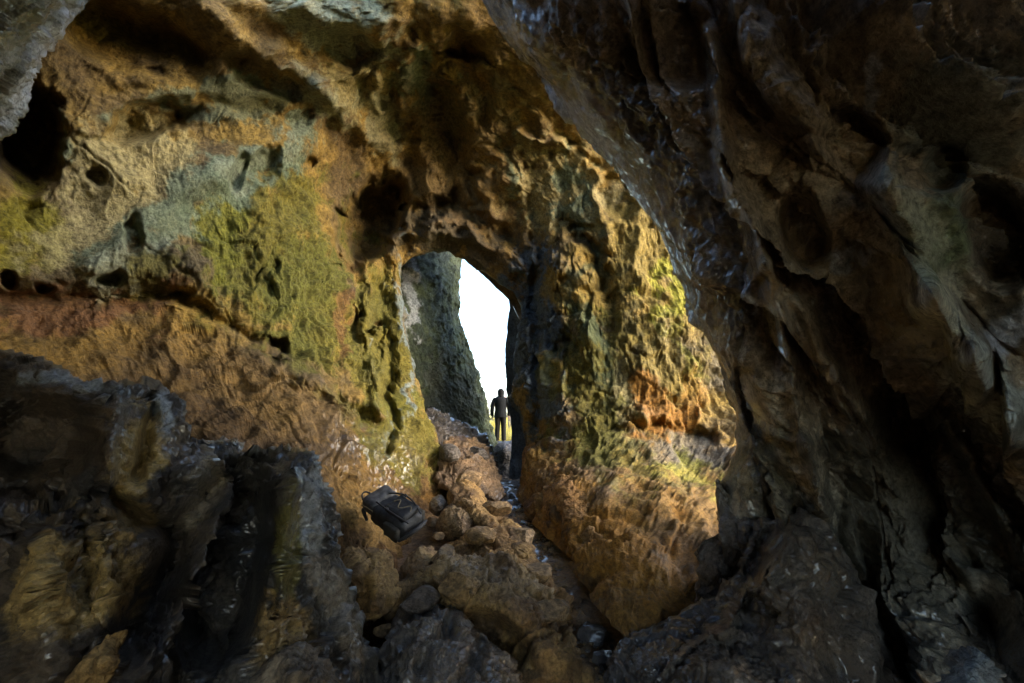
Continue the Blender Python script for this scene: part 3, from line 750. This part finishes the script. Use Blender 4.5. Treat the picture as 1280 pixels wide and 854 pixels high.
outline_rock('boulder', 'squat dark block left of the upright slab on the slope', 'boulder',
    [(870, 685, 5.45), (885, 672, 5.45), (905, 664, 5.4), (925, 690, 5.35), (925, 750, 5.3), (872, 758, 5.35), (876, 720, 5.4)], [(900, 715, 5.15)],
    (897, 715), .4, WETC, na=140, nr=50, amp=.35, wet=.45, seed=8)
outline_rock('boulder', 'low black wet rock at the right edge of the puddle', 'boulder',
    [(764, 860, 4.5), (768, 815, 4.7), (785, 790, 4.8), (830, 778, 4.85), (880, 752, 4.9), (905, 752, 4.9), (900, 800, 4.6), (860, 900, 4.2), (790, 900, 4.3)], [(830, 815, 4.35), (800, 840, 4.3)],
    (830, 830), .5, ((.05, .045, .04), (.12, .10, .085)), na=180, nr=80, amp=.32, wet=.85, seed=9)
outline_rock('boulder', 'bluish rounded rock at the very bottom right', 'boulder',
    [(1150, 880, 2.6), (1165, 850, 2.7), (1195, 826, 2.75), (1225, 822, 2.75), (1245, 850, 2.7), (1260, 900, 2.6)], [(1205, 850, 2.45)],
    (1205, 865), .3, ((.16, .17, .17), (.27, .29, .28)), na=120, nr=50, amp=.3, wet=.5, seed=10)
# central rocks
outline_rock('boulder', 'large brown hump with a black overhanging front in the middle foreground', 'boulder',
    [(500, 740, 4.9), (530, 716, 5.1), (580, 700, 5.3), (630, 704, 5.4), (680, 740, 5.2), (712, 790, 4.9), (730, 860, 4.5), (740, 960, 4.0), (600, 960, 3.8), (520, 860, 4.2), (495, 790, 4.6)],
    [(570, 735, 4.6), (640, 760, 4.55), (620, 800, 4.6), (600, 850, 4.5), (690, 820, 4.4), (560, 770, 4.6)],
    (610, 840), .7, BR, [(600, 715, 90, 20, 10, (.34, .22, .10), .7)], na=280, nr=120, amp=.7, wet=.3, seed=11, st=[('ell', 610, 810, 60, 45, 25, .35)])
outline_rock('boulder', 'shiny wet dark boulder below the brown hump', 'boulder',
    [(470, 880, 3.9), (480, 800, 4.3), (500, 765, 4.5), (535, 748, 4.6), (575, 765, 4.5), (600, 795, 4.4), (628, 825, 4.2), (650, 880, 3.9), (560, 960, 3.5)],
    [(540, 780, 4.2), (560, 830, 3.95), (600, 850, 3.9), (510, 830, 3.95), (575, 800, 4.2)],
    (560, 840), .6, WETC, na=240, nr=110, amp=.42, wet=.9, seed=12, bulge=.28, st=[('seg', 560, 760, 530, 830, 12, .2), ('seg', 600, 805, 575, 850, 10, .15)])
outline_rock('boulder', 'brown blocky rock beside the tall fin, below the backpack', 'boulder',
    [(424, 700, 5.0), (440, 684, 5.1), (462, 690, 5.1), (480, 698, 5.1), (494, 730, 5.0), (494, 760, 4.9), (470, 775, 4.75), (440, 770, 4.7), (425, 735, 4.9)],
    [(455, 715, 4.72), (478, 725, 4.8), (440, 730, 4.75)], (460, 732), .5, BR, na=180, nr=70, amp=.45, wet=.1, seed=13, bulge=.28, st=[('seg', 452, 690, 460, 760, 6, .1)])
outline_rock('boulder', 'rounded brown rock directly under the backpack', 'boulder',
    [(497, 722, 5.5), (505, 698, 5.7), (525, 682, 5.8), (548, 690, 5.8), (562, 715, 5.6), (565, 735, 5.4), (530, 745, 5.2), (500, 740, 5.3)],
    [(530, 710, 5.35)], (530, 718), .5, ((.24, .14, .06), (.38, .24, .09)), na=160, nr=60, amp=.4, wet=.1, seed=14, bulge=.28)
outline_rock('boulder', 'broad pitted brown mound in the centre of the path', 'boulder',
    [(560, 700, 6.3), (580, 672, 6.6), (620, 668, 6.6), (650, 690, 6.4), (680, 725, 6.1), (712, 770, 5.5), (700, 795, 5.2), (640, 760, 5.3), (580, 735, 5.5)],
    [(620, 700, 6.0), (660, 740, 5.6), (600, 710, 5.9)], (635, 725), .6, ((.22, .12, .04), (.38, .215, .07)), na=220, nr=90, amp=.6, wet=.1, seed=15, bulge=.28)
outline_rock('boulder', 'long slab lying diagonally up the middle of the path', 'boulder',
    [(560, 640, 7.6), (562, 612, 7.9), (580, 600, 8.1), (600, 612, 8.0), (620, 638, 7.6), (634, 655, 7.3), (630, 675, 7.0), (600, 668, 7.1), (575, 655, 7.3)],
    [(590, 630, 7.4), (612, 650, 7.1)], (597, 640), .5, BR, na=160, nr=60, amp=.4, wet=.25, seed=16, bulge=.28)
outline_rock('boulder', 'slanting dark-sided slab next to the sunken path', 'boulder',
    [(618, 668, 7.0), (622, 652, 7.2), (640, 648, 7.2), (655, 668, 6.9), (672, 700, 6.5), (690, 715, 6.3), (692, 740, 6.0), (670, 735, 6.0), (640, 700, 6.4)],
    [(650, 690, 6.35), (640, 670, 6.7)], (655, 692), .45, BR, na=160, nr=60, amp=.4, wet=.2, seed=17, bulge=.28)
outline_rock('boulder', 'rounded dark rock left of the diagonal slab', 'boulder',
    [(550, 665, 7.2), (552, 640, 7.4), (566, 628, 7.5), (582, 632, 7.5), (594, 652, 7.3), (592, 672, 7.0), (568, 676, 6.9)],
    [(572, 652, 7.0)], (572, 654), .35, ((.13, .08, .04), (.28, .18, .08)), na=130, nr=50, amp=.35, wet=.3, seed=18, bulge=.28)
outline_rock('boulder', 'small black stone at the foot of the mossy wall', 'boulder',
    [(536, 636, 8.0), (540, 622, 8.1), (552, 620, 8.1), (560, 632, 8.0), (556, 642, 7.9), (542, 643, 7.9)], [(548, 632, 7.8)],
    (548, 632), .2, WETC, na=90, nr=36, amp=.18, wet=.5, seed=19, bulge=.28)
outline_rock('boulder', 'ledge of brown rock climbing towards the exit', 'boulder',
    [(548, 600, 9.2), (552, 560, 10.0), (575, 545, 10.6), (604, 556, 10.6), (618, 585, 10.0), (628, 618, 9.2), (622, 628, 8.9), (590, 605, 8.9), (565, 612, 8.8)],
    [(580, 575, 9.6), (600, 600, 9.2)], (585, 585), .7, ((.13, .08, .04), (.26, .16, .075)), na=180, nr=80, amp=.5, wet=.5, seed=20, strata=.06)
outline_rock('boulder', 'wet bluish ledge at the foot of the mossy slab', 'boulder',
    [(522, 560, 10.6), (526, 525, 11.6), (536, 511, 12.0), (560, 520, 12.0), (590, 538, 12.0), (614, 560, 11.8), (616, 590, 11.2), (580, 580, 10.6), (548, 580, 10.4)],
    [(560, 545, 11.2), (590, 562, 11.2)], (570, 555), .8, ((.10, .08, .06), (.22, .17, .12)), na=180, nr=80, amp=.65, wet=.95, seed=21, strata=.10)
outline_rock('boulder', 'dark block with a flat top under the standing person', 'boulder',
    [(612, 570, 14.6), (613, 554, 15.1), (626, 552, 15.2), (645, 553, 15.2), (656, 570, 14.6), (656, 606, 14.0), (630, 612, 13.8), (612, 604, 14.0)],
    [(632, 575, 14.3), (630, 558, 14.5)], (632, 578), 1.3, ((.06, .055, .05), (.12, .10, .08)), na=140, nr=50, amp=.22, wet=.3, seed=22)
# corridor beyond the arch
outline_rock('cave_wall_mossy_slab', None, None,
    [(420, 640, 12.2), (440, 300, 13.2), (500, 270, 13.6), (574, 275, 14.2), (574, 330, 14.3), (574, 390, 14.4), (586, 435, 14.6), (605, 490, 14.8), (618, 552, 14.9), (622, 600, 14.2), (560, 640, 12.6)],
    [(540, 420, 12.4), (530, 500, 12.2), (570, 520, 13.3), (550, 360, 13.0)],
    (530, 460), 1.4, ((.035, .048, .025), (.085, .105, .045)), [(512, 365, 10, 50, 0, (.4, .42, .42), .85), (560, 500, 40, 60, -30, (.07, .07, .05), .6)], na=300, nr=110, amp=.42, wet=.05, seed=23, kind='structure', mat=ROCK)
outline_rock('cave_wall_exit_jamb', None, None,
    [(638, 330, 13.6), (637, 385, 13.7), (632, 430, 13.8), (633, 480, 13.9), (640, 540, 13.9), (644, 620, 13.4), (760, 640, 12.6), (780, 440, 12.6), (740, 300, 12.8)],
    [(690, 450, 12.9)], (700, 460), 1.0, ((.05, .06, .07), (.11, .13, .15)), na=200, nr=60, amp=.14, wet=.4, seed=24, kind='structure', mat=ROCK)

outline_rock('cave_ceiling_lintel', None, None,
    [(500, 270, 12.6), (545, 306, 12.4), (573, 319, 12.4), (606, 346, 12.4), (639, 379, 12.4), (665, 420, 12.4), (720, 380, 12.4), (700, 250, 12.4), (600, 200, 12.4), (520, 220, 12.4)],
    [(620, 310, 12.2), (580, 270, 12.2)], (610, 300), 0.9, ((.12, .10, .07), (.26, .20, .12)), na=200, nr=60, amp=.12, wet=.4, seed=25, kind='structure', mat=ROCK)

# trodden bank with a vertical cut face, right of the path
outline_rock('boulder', 'long brown bank of rock with a cut face along the right of the path', 'rock bank',
    [(655, 560, 10.8), (655, 603, 10.6), (668, 640, 8.8), (700, 672, 7.3), (736, 718, 6.1), (800, 748, 5.8), (860, 705, 6.7), (830, 620, 8.0), (760, 565, 9.4), (700, 552, 10.4)],
    [(672, 572, 9.7), (690, 582, 8.9), (703, 625, 7.5), (740, 690, 6.2), (760, 640, 7.5), (800, 690, 6.6), (684, 625, 8.3)],
    (745, 650), .7, ((.22, .11, .032), (.38, .20, .058)), na=300, nr=120, amp=.42, wet=.1, seed=26)

# ------------------------------------------------------------------ loose stones
def stone_mesh(rng, n=14, cuts=7):
    lin = np.linspace(-1, 1, n)
    A, B = np.meshgrid(lin, lin)
    O = np.ones_like(A)
    vs_, fs, off = [], [], 0
    for ax in range(3):
        for sg in (-1, 1):
            q = [None] * 3
            q[ax] = O * sg; q[(ax + 1) % 3] = A * sg; q[(ax + 2) % 3] = B
            vs_.append(np.stack(q, -1).reshape(-1, 3)); fs.append(grid_faces(n, n, off=off)); off += n * n
    v = np.concatenate(vs_); v /= np.linalg.norm(v, axis=1)[:, None]
    for _ in range(cuts):
        d = rng.normal(size=3); d /= np.linalg.norm(d)
        h = rng.uniform(.55, .85)
        v = v - np.clip(v @ d - h, 0, None)[:, None] * d
    sd = int(rng.randint(900))
    v = v * (1 + 0.10 * fbm(v * 1.6, 4, .6, seed=sd)[:, None] + 0.03 * (ridged(v * 4, 3, seed=sd + 4)[:, None] - .7))
    return v, np.concatenate(fs)

def stone(label, px, py, size, colour, seed, z=None, d=None, group=None, wet=.2, cat='stone', res=14):
    rng = np.random.RandomState(seed)
    v, f = stone_mesh(rng, res)
    v = v * np.array([size * rng.uniform(.9, 1.3), size * rng.uniform(.7, 1.0), size * rng.uniform(.55, .8)]) * 0.5
    a = rng.uniform(0, 6.28)
    R = np.array([[math.cos(a), -math.sin(a), 0], [math.sin(a), math.cos(a), 0], [0, 0, 1]])
    v = v @ R.T
    if d is None:
        dd = np.linspace(3.5, 15, 400)
        q = PA(np.full(400, px), py, dd)
        k = np.argmax(q[:, 2] < ground_z(q[:, 0], q[:, 1]))
        loc = q[k]
    else:
        loc = P(px, py, d)
    c = mixc(np.array(colour) * .6, np.array(colour) * 1.2, sstep(-.3, .3, fbm(v * 12, 4, seed=seed)))
    o = mesh_from('stone', v, f, ROCK_FINE, np.concatenate([c, np.full((len(v), 1), wet)], 1))
    o.location = (loc[0], loc[1], loc[2] + size * 0.12)
    return tag(o, label, cat, group)

BRW, GRW = (.30, .19, .085), (.13, .11, .09)
stone('small dark stone alone on the mud between slab and puddle', 718, 756, .24, (.18, .11, .06), 1)
stone('wet grey stone standing in the middle of the puddle', 742, 800, .30, GRW, 2, wet=.8)
stone('flat wet grey stone at the near side of the puddle', 755, 826, .26, GRW, 3, wet=.8)
stone('tiny dark stone at the far side of the puddle', 736, 784, .13, GRW, 4, wet=.7)
stone('brown stone tucked beneath the end of the slanting slab', 700, 738, .2, BRW, 5)
stone('small rounded stone left of the rounded dark rock', 541, 655, .22, (.2, .13, .07), 6, d=7.4)
for i, (x, y, s_, lb) in enumerate([
        (655, 640, .16, 'small grey stone on the wet path beside the diagonal slab'), (672, 668, .13, 'small brown stone on the path under the cut bank'),
        (640, 622, .18, 'grey stone farthest up the wet path near the exit block'), (690, 690, .12, 'small brown stone on the path level with the slanting slab'),
        (725, 735, .13, 'small grey stone where the cut bank meets the path'), (708, 775, .14, 'small brown stone at the left shore of the puddle'),
        (728, 770, .11, 'small grey stone just beyond the puddle'), (700, 705, .12, 'small brown stone at the lower end of the slanting slab'),
        (720, 845, .16, 'grey stone on the bottom edge left of the puddle'), (760, 770, .12, 'small brown stone between the puddle and the cut bank')]):
    stone(lb, x, y, s_, BRW if i % 2 else GRW, 20 + i, group='small stones along the path', wet=.4)
for i, (x, y, s_, d_, lb) in enumerate([
        (505, 745, .2, 5.1, 'small brown stone below the rock that carries the backpack'), (575, 690, .18, 6.4, 'small brown stone at the upper left of the broad mound'),
        (548, 672, .16, 6.7, 'small stone between the backpack and the rounded dark rock'), (596, 682, .15, 6.5, 'small stone on top of the broad pitted mound'),
        (522, 700, .14, 5.55, 'small stone right below the backpack'), (480, 790, .18, 4.55, 'small brown stone between the blocky rock and the wet boulder')]):
    stone(lb, x, y, s_, BRW, 50 + i, d=d_, group='small stones among the boulders')

for i, (x, y, s_, d_, cc_, lb) in enumerate([
        (588, 606, .62, 8.7, BRW, 'rounded brown boulder at the head of the diagonal slab'), (620, 640, .48, 7.7, BRW, 'brown boulder on the path edge halfway up the slab'),
        (652, 678, .50, 6.9, BRW, 'rounded boulder on the crest of the slanting slab'), (668, 722, .46, 6.0, (.34, .2, .075), 'tan boulder at the path edge above the broad mound'),
        (604, 676, .46, 6.55, (.34, .2, .075), 'tan boulder between the diagonal slab and the broad mound'), (556, 700, .40, 5.75, BRW, 'brown boulder touching the rock under the backpack'),
        (524, 756, .40, 4.85, (.11, .08, .055), 'dark wet boulder below the blocky brown rock'), (575, 742, .42, 5.0, (.34, .2, .075), 'tan boulder lying on the big brown hump'),
        (690, 772, .40, 5.15, BRW, 'brown boulder where the hump meets the puddle'), (560, 572, .62, 9.9, GRW, 'dark wet boulder on the ledge towards the exit'),
        (598, 572, .55, 10.4, GRW, 'dark boulder on the ledge nearest the person')]):
    stone(lb, x, y, s_ * .92, cc_, 80 + i, d=d_ - .36, group='boulders of the central trail', wet=.35, cat='boulder', res=34)

# gravel spread over the path floor
def gravel():
    rng = np.random.RandomState(5)
    v0, f0 = stone_mesh(rng, 3, 4)
    V, Fc, C = [], [], []
    n = 1500
    ys = rng.uniform(3.6, 11, n)
    cx = np.interp(ys, [0, 4.5, 6.8, 10.6, 15], [0.4, 0.72, 0.5, 0.2, -0.2])
    xs = cx + rng.normal(0, .28, n)
    zs_ = ground_z(xs, ys) + 0.0
    for i in range(n):
        s_ = rng.uniform(.008, .032)
        a = rng.uniform(0, 6.28)
        R = np.array([[math.cos(a), -math.sin(a), 0], [math.sin(a), math.cos(a), 0], [0, 0, .7]])
        V.append(v0 @ R.T * s_ * rng.uniform(.7, 1.3, 3) + np.array([xs[i], ys[i], zs_[i] + 0.01]))
        Fc.append(f0 + i * len(v0))
        c = np.array(BRW if rng.rand() < .6 else GRW) * rng.uniform(.6, 1.2)
        C.append(np.tile(np.append(c, .5), (len(v0), 1)))
    o = mesh_from('gravel', np.concatenate(V), np.concatenate(Fc), ROCK_FINE, np.concatenate(C))
    tag(o, 'fine brown and grey gravel strewn on the path', 'gravel', kind='stuff')
gravel()

# puddle
def puddle():
    m = plain('muddy_water', (.10, .055, .02), 0.04, noise=.2, nscale=3)
    c = P(745, 802, 4.95)
    zc = float(ground_z(c[0], c[1])) - 0.035
    t = np.linspace(0, 2 * math.pi, 64, endpoint=False)
    pr = np.stack([np.cos(t), np.sin(t), t * 0], -1)
    r = 1 + .35 * fbm(pr * 1.4, 3, seed=500)
    ringv = np.stack([c[0] + .50 * r * np.cos(t), c[1] + .62 * r * np.sin(t), np.full(64, zc)], -1)
    v = np.concatenate([ringv, [[c[0], c[1], zc]]])
    o = mesh_from('puddle_water', v, [(k, (k + 1) % 64, 64) for k in range(64)], m)
    o['kind'] = 'structure'
puddle()

# ------------------------------------------------------------------ meadow grass and shrub beyond the exit
def grass():
    rng = np.random.RandomState(9)
    n = 9000
    y = 15.6 + 22 * rng.rand(n) ** 1.8
    x = -0.35 + rng.uniform(-1, 1, n) * (0.9 + (y - 15.6) * 0.09)
    z = ground_z(x, y) - 0.02
    h = rng.uniform(.08, .26, n) * (1 + (y - 15.6) * .03)
    a = rng.uniform(0, 6.28, n); w = .006 + (y - 15.6) * .0006
    lean = rng.normal(0, .35, (n, 2)) * h[:, None]
    b0 = np.stack([x - w * np.cos(a), y - w * np.sin(a), z], -1)
    b1 = np.stack([x + w * np.cos(a), y + w * np.sin(a), z], -1)
    tp = np.stack([x + lean[:, 0], y + lean[:, 1], z + h], -1)
    md0 = b0 * .5 + tp * .5; md1 = b1 * .5 + tp * .5
    md0[:, :2] -= lean * .12; md1[:, :2] -= lean * .12
    V = np.stack([b0, b1, md1, md0, tp], 1).reshape(-1, 3)
    k = np.arange(n)[:, None] * 5
    F4 = np.concatenate([k + np.array([0, 1, 2, 3]), k + np.array([3, 2, 4, 4])]).tolist()
    F4 = [f if f[2] != f[3] else f[:3] for f in F4]
    cc_ = np.array([.46, .37, .06]) * rng.uniform(.7, 1.2, (n, 1))
    C = np.repeat(np.concatenate([cc_, np.full((n, 1), .1)], 1), 5, 0)
    o = mesh_from('grass', V, F4, MUDM, C)
    tag(o, 'yellow green meadow grass beyond the cave exit', 'grass', kind='stuff')
grass()

def tube_path(pts, radii, sides=6):
    pts = np.asarray(pts, float); n = len(pts)
    tg = np.gradient(pts, axis=0); tg /= np.linalg.norm(tg, axis=1)[:, None] + 1e-9
    up = np.array([0.3, 0.2, 1.0])
    s1 = np.cross(tg, up); s1 /= np.linalg.norm(s1, axis=1)[:, None] + 1e-9
    s2 = np.cross(tg, s1)
    a = np.linspace(0, 2 * math.pi, sides, endpoint=False)
    v = pts[:, None] + np.asarray(radii)[:, None, None] * (np.cos(a)[None, :, None] * s1[:, None] + np.sin(a)[None, :, None] * s2[:, None])
    return v.reshape(-1, 3), grid_faces(n, sides, True)

def joined(parts):
    V, Fc, off = [], [], 0
    for v, f in parts:
        V.append(v); Fc.append(f + off); off += len(v)
    return np.concatenate(V), np.concatenate(Fc)

def shrub(label, base, h, seed):
    rng = np.random.RandomState(seed)
    root = empty('bare_shrub', tuple(base))
    m = plain('twig_bark', (.10, .085, .07), .8)
    def grow(p, d, L, r, lev, out):
        n = 6; q = [p]
        for k in range(n):
            d = d + rng.normal(0, .12, 3); d[2] += .03; d /= np.linalg.norm(d)
            p = p + d * L / n
            q.append(p)
        out.append((lev, tube_path(q, np.linspace(r, r * .55, n + 1), 5)))
        if lev < 3:
            for k in range(4):
                t = q[rng.randint(2, n + 1)]
                nd = d + rng.normal(0, .55, 3); nd /= np.linalg.norm(nd)
                grow(t, nd, L * .62, r * .5, lev + 1, out)
    out = []
    for k in range(3):
        grow(np.zeros(3), np.array([rng.normal(0, .3), rng.normal(0, .3), 1.0]), h * .5, .035, 0, out)
    v, f = joined([q for l, q in out if l == 0]); mesh_from('trunk', v, f, m, parent=root)
    v, f = joined([q for l, q in out if l > 0]); mesh_from('crown', v, f, m, parent=root)
    tag(root, label, 'shrub')
for px_, d_, h_, sd, lb in [(603, 26, 2.4, 3, 'leafless shrub on the meadow left of the standing person'), (637, 24, 2.6, 8, 'leafless shrub showing at the right edge of the exit')]:
    b_ = P(px_, 520, d_); b_[2] = float(ground_z(b_[0], b_[1])) - .05
    shrub(lb, b_, h_, sd)

# ------------------------------------------------------------------ the person standing in the exit
def skin_mesh(name, joints, edges, root_i, mat, parent=None, sub=2):
    me = bpy.data.meshes.new(name)
    me.from_pydata([j[0] for j in joints], edges, [])
    me.materials.append(mat)
    o = bpy.data.objects.new(name, me); col.objects.link(o)
    if parent: o.parent = parent
    md = o.modifiers.new('skin', 'SKIN'); md.use_smooth_shade = True
    sv = me.skin_vertices[0].data
    for k, j in enumerate(joints):
        r = j[1]
        r = r if isinstance(r, tuple) else (r, r)
        sv[k].radius = (r[0] * 1.22, r[1] * 1.22)
        sv[k].use_root = (k == root_i)
    sm = o.modifiers.new('subsurf', 'SUBSURF'); sm.levels = sm.render_levels = sub
    return o

def person():
    base = P(625.5, 552.5, 15.55)
    skin = plain('skin', (.42, .25, .17), .55, noise=.08)
    cloth = plain('jacket_cloth', (.010, .012, .015), .95, bump=.3)
    trs = plain('trouser_cloth', (.011, .010, .009), .95, bump=.3)
    boot = plain('boot_leather', (.025, .018, .012), .6)
    wool = plain('knit_wool', (.010, .010, .012), .95, nscale=120, bump=.5)
    J, E = [], []
    def add(p, r, par=None):
        J.append((p, r))
        if par is not None: E.append((par, len(J) - 1))
        return len(J) - 1
    pel = add((0, 0, .95), (.145, .11))
    sp = add((0, 0, 1.15), (.13, .10), pel)
    ch = add((0, -.01, 1.36), (.16, .115), sp)
    nk = add((0, 0, 1.50), .058, ch)
    hd0 = add((.005, .015, 1.57), .07, nk)
    hd1 = add((.01, .02, 1.655), (.078, .098), hd0)
    add((.01, .015, 1.73), (.055, .07), hd1)
    add((.01, .118, 1.635), .014, hd1)                     # nose, on the far side
    wr = {}
    for sx in (-1, 1):
        sh = add((sx * .185, 0, 1.42), .062, ch)
        el = add((sx * .262, -.03, 1.15), .044, sh)
        wrs = add((sx * .272, .03, .92), .030, el)
        pm = add((sx * .268, .04, .845), (.036, .022), wrs)
        for k in range(4):
            f0 = add((sx * (.290 - .0 * k), .07 - .02 * k, .79), .009, pm)
            f1_ = add((sx * .285, .07 - .02 * k, .755 + .006 * abs(k - 1)), .008, f0)
            add((sx * .272, .068 - .02 * k, .73 + .008 * abs(k - 1)), .007, f1_)
        th = add((sx * .255, .075, .86), .010, wrs)
        add((sx * .248, .09, .82), .009, th)
        hp = add((sx * .085, 0, .88), .085, pel)
        kn = add((sx * .095, .02, .50), .058, hp)
        an = add((sx * .105, -.02, .10), .042, kn)
        add((sx * .12, .12, .04), (.04, .03), an)
    body = skin_mesh('person', J, E, pel, skin)
    body.location = base
    tag(body, 'person in dark jacket and knit cap standing silhouetted in the exit', 'person')
    def loft(nm, rings_, mat):
        a = np.linspace(0, 2 * math.pi, 20, endpoint=False)
        n0, n1_ = np.array(rings_[0][:3]), np.array(rings_[-1][:3])
        R = [tuple(rings_[0][:3]) + (.001, .001)] + list(rings_) + [tuple(rings_[-1][:3]) + (.001, .001)]
        g = np.array([[(x + rx * math.cos(t), y + ry * math.sin(t), z) for t in a] for x, y, z, rx, ry in R])
        g[1:-1] += .012 * np.stack([fbm(g[1:-1] * 9, 3, seed=600 + k) for k in range(3)], -1)
        return mesh_from(nm, g, grid_faces(len(R), 20, True), mat, parent=body)
    loft('jacket', [(0, 0, .80, .205, .150), (0, 0, .83, .215, .158), (0, 0, .93, .205, .150), (0, 0, 1.05, .190, .140), (0, 0, 1.20, .200, .145),
                    (0, -.01, 1.34, .225, .150), (0, -.01, 1.43, .215, .135), (0, -.005, 1.49, .150, .11), (0, 0, 1.54, .095, .09)], cloth)
    for sx in (-1, 1):
        loft('sleeve', [(sx * .285, .03, .86, .050, .052), (sx * .287, .03, .89, .060, .062), (sx * .288, .01, 1.0, .064, .066), (sx * .278, -.02, 1.14, .070, .072),
                        (sx * .245, -.01, 1.30, .078, .08), (sx * .205, -.005, 1.42, .075, .08), (sx * .17, 0, 1.47, .05, .06)], cloth)
        loft('trouser_leg', [(sx * .112, -.01, .07, .075, .085), (sx * .112, -.01, .11, .082, .092), (sx * .108, 0, .30, .080, .088), (sx * .102, .015, .50, .084, .09),
                             (sx * .096, .01, .70, .098, .108), (sx * .092, 0, .90, .105, .125), (sx * .08, 0, .97, .09, .12)], trs)
        loft('boot', [(sx * .118, .05, 0.0, .055, .150), (sx * .118, .05, .035, .060, .155), (sx * .116, .03, .075, .055, .12), (sx * .112, -.01, .14, .052, .062)], boot)
    loft('hood', [(.01, -.01, 1.49, .10, .11), (.01, 0, 1.53, .105, .115), (.01, .005, 1.58, .112, .125), (.01, .005, 1.65, .118, .135), (.01, 0, 1.70, .110, .13),
                  (.01, -.01, 1.745, .085, .10), (.01, -.02, 1.775, .045, .055)], wool)
person()

# ------------------------------------------------------------------ the backpack lying on the mud slope
def rbox(size, bev, noise=0.0, seed=0, taper=0.0, segs=3, cutn=5):
    bm = bmesh.new()
    bmesh.ops.create_cube(bm, size=1.0)
    bmesh.ops.scale(bm, vec=size, verts=bm.verts)
    bmesh.ops.bevel(bm, geom=list(bm.edges), offset=bev, segments=segs, profile=.6, affect='EDGES')
    bmesh.ops.subdivide_edges(bm, edges=[e for e in bm.edges if e.calc_length() > bev * 2], cuts=cutn, use_grid_fill=True)
    v = np.array([x.co for x in bm.verts]); f = [[x.index for x in q.verts] for q in bm.faces]
    bm.free()
    if taper:
        k = 1 - taper * (v[:, :1] / size[0] + .5)
        v[:, 1:] *= k
    if noise:
        v = v + noise * np.stack([fbm(v * 9, 3, seed=seed + k) for k in range(3)], -1)
    return v, f

def backpack():
    p0, p1 = surf(470, 636, 6), surf(522, 668, 6)
    if p0 is None: p0 = P(470, 636, 6.6)
    if p1 is None: p1 = P(522, 668, 6.3)
    p0 = P(468, 636, 6.45); p1 = P(520, 672, 6.05)
    ax = p1 - p0; L = np.linalg.norm(ax); ax /= L
    n = np.array([.25, -.62, .74]); n -= ax * (n @ ax); n /= np.linalg.norm(n)
    sd = np.cross(n, ax)
    M = Matrix(((ax[0], sd[0], n[0], 0), (ax[1], sd[1], n[1], 0), (ax[2], sd[2], n[2], 0), (0, 0, 0, 1)))
    c = (p0 + p1) / 2 + n * 0.02
    root = empty('backpack', (0, 0, 0))
    root.matrix_world = Matrix.Translation(c) @ M
    blk = plain('pack_nylon', (.024, .024, .025), .6, noise=.55, nscale=14, bump=.6)
    gry = plain('pack_lid_nylon', (.075, .072, .07), .65, noise=.5, nscale=14, bump=.6)
    mesh_ = plain('pocket_mesh', (.055, .05, .04), .8, nscale=160, bump=.6)
    web = plain('strap_webbing', (.03, .028, .028), .7, nscale=90)
    tan_ = plain('pack_trim', (.20, .16, .09), .7)
    bk = plain('buckle_plastic', (.03, .03, .03), .3)
    def part(nm, vf, loc, mat, par=root, rot=None):
        v, f = vf
        v = np.array(v)
        if rot is not None:
            v = v @ np.array(Matrix.Rotation(rot[0], 3, rot[1])).T
        return mesh_from(nm, v + np.array(loc), f.tolist() if isinstance(f, np.ndarray) else f, mat, parent=par)
    part('main_bag', rbox((.62, .40, .30), .10, .03, 3), (.05, 0, .10), blk)
    lid = part('lid', rbox((.26, .40, .24), .085, .025, 8), (-.29, .01, .17), gry)
    part('lid_zip', tube_path([(-.40, -.19, .17), (-.29, -.20, .20), (-.17, -.19, .19)], [.008] * 3, 6), (0, 0, 0), tan_, lid)
    part('front_pocket', rbox((.36, .30, .12), .05, .018, 12), (.14, .02, .26), blk)
    for sy in (-1, 1):
        part('side_pocket', rbox((.26, .09, .20), .04, .015, 15 + sy), (.20, sy * .20, .10), mesh_)
        t = np.linspace(0, 1, 14)
        arc = np.stack([-.22 + .62 * t, sy * (.10 + .06 * np.sin(t * 3.1)), .27 + .07 * np.sin(t * 3.14)], -1)
        part('compression_strap', tube_path(arc, [.011] * 14, 6), (0, 0, 0), web)
        part('buckle', rbox((.05, .035, .02), .006, 0, 0, 0, 2, 1), (.06, sy * .155, .345), bk)
        arc = np.stack([-.30 - .12 * np.sin(t * 3.14), sy * (.10 + .10 * t), .02 + .22 * np.sin(t * 3.1) * .3 - .04 * t], -1)
        part('shoulder_strap', tube_path(arc, .018 + .012 * np.sin(t * 3.14), 8), (0, 0, 0), web)
    t = np.linspace(0, math.pi, 16)
    part('haul_loop', tube_path(np.stack([-.40 - .10 * np.sin(t), -.06 + .07 * np.cos(t) - .02, .20 + .05 * np.sin(t)], -1), [.011] * 16, 7), (0, 0, 0), web)
    t = np.linspace(0, 1, 16)
    part('hip_belt', tube_path(np.stack([.34 + .10 * np.sin(t * 3.14), -.22 + .46 * t, .04 + .10 * np.sin(t * 3.14)], -1), .016 + .014 * np.sin(t * 3.14), 8), (0, 0, 0), web)
    part('cord', tube_path(np.stack([.02 + .3 * t, .06 * np.sin(t * 9.4), .335 + .015 * np.sin(t * 3.1)], -1), [.006] * 16, 5), (0, 0, 0), tan_)
    tag(root, 'black and grey hiking backpack with straps lying on the mud slope', 'backpack')
backpack()
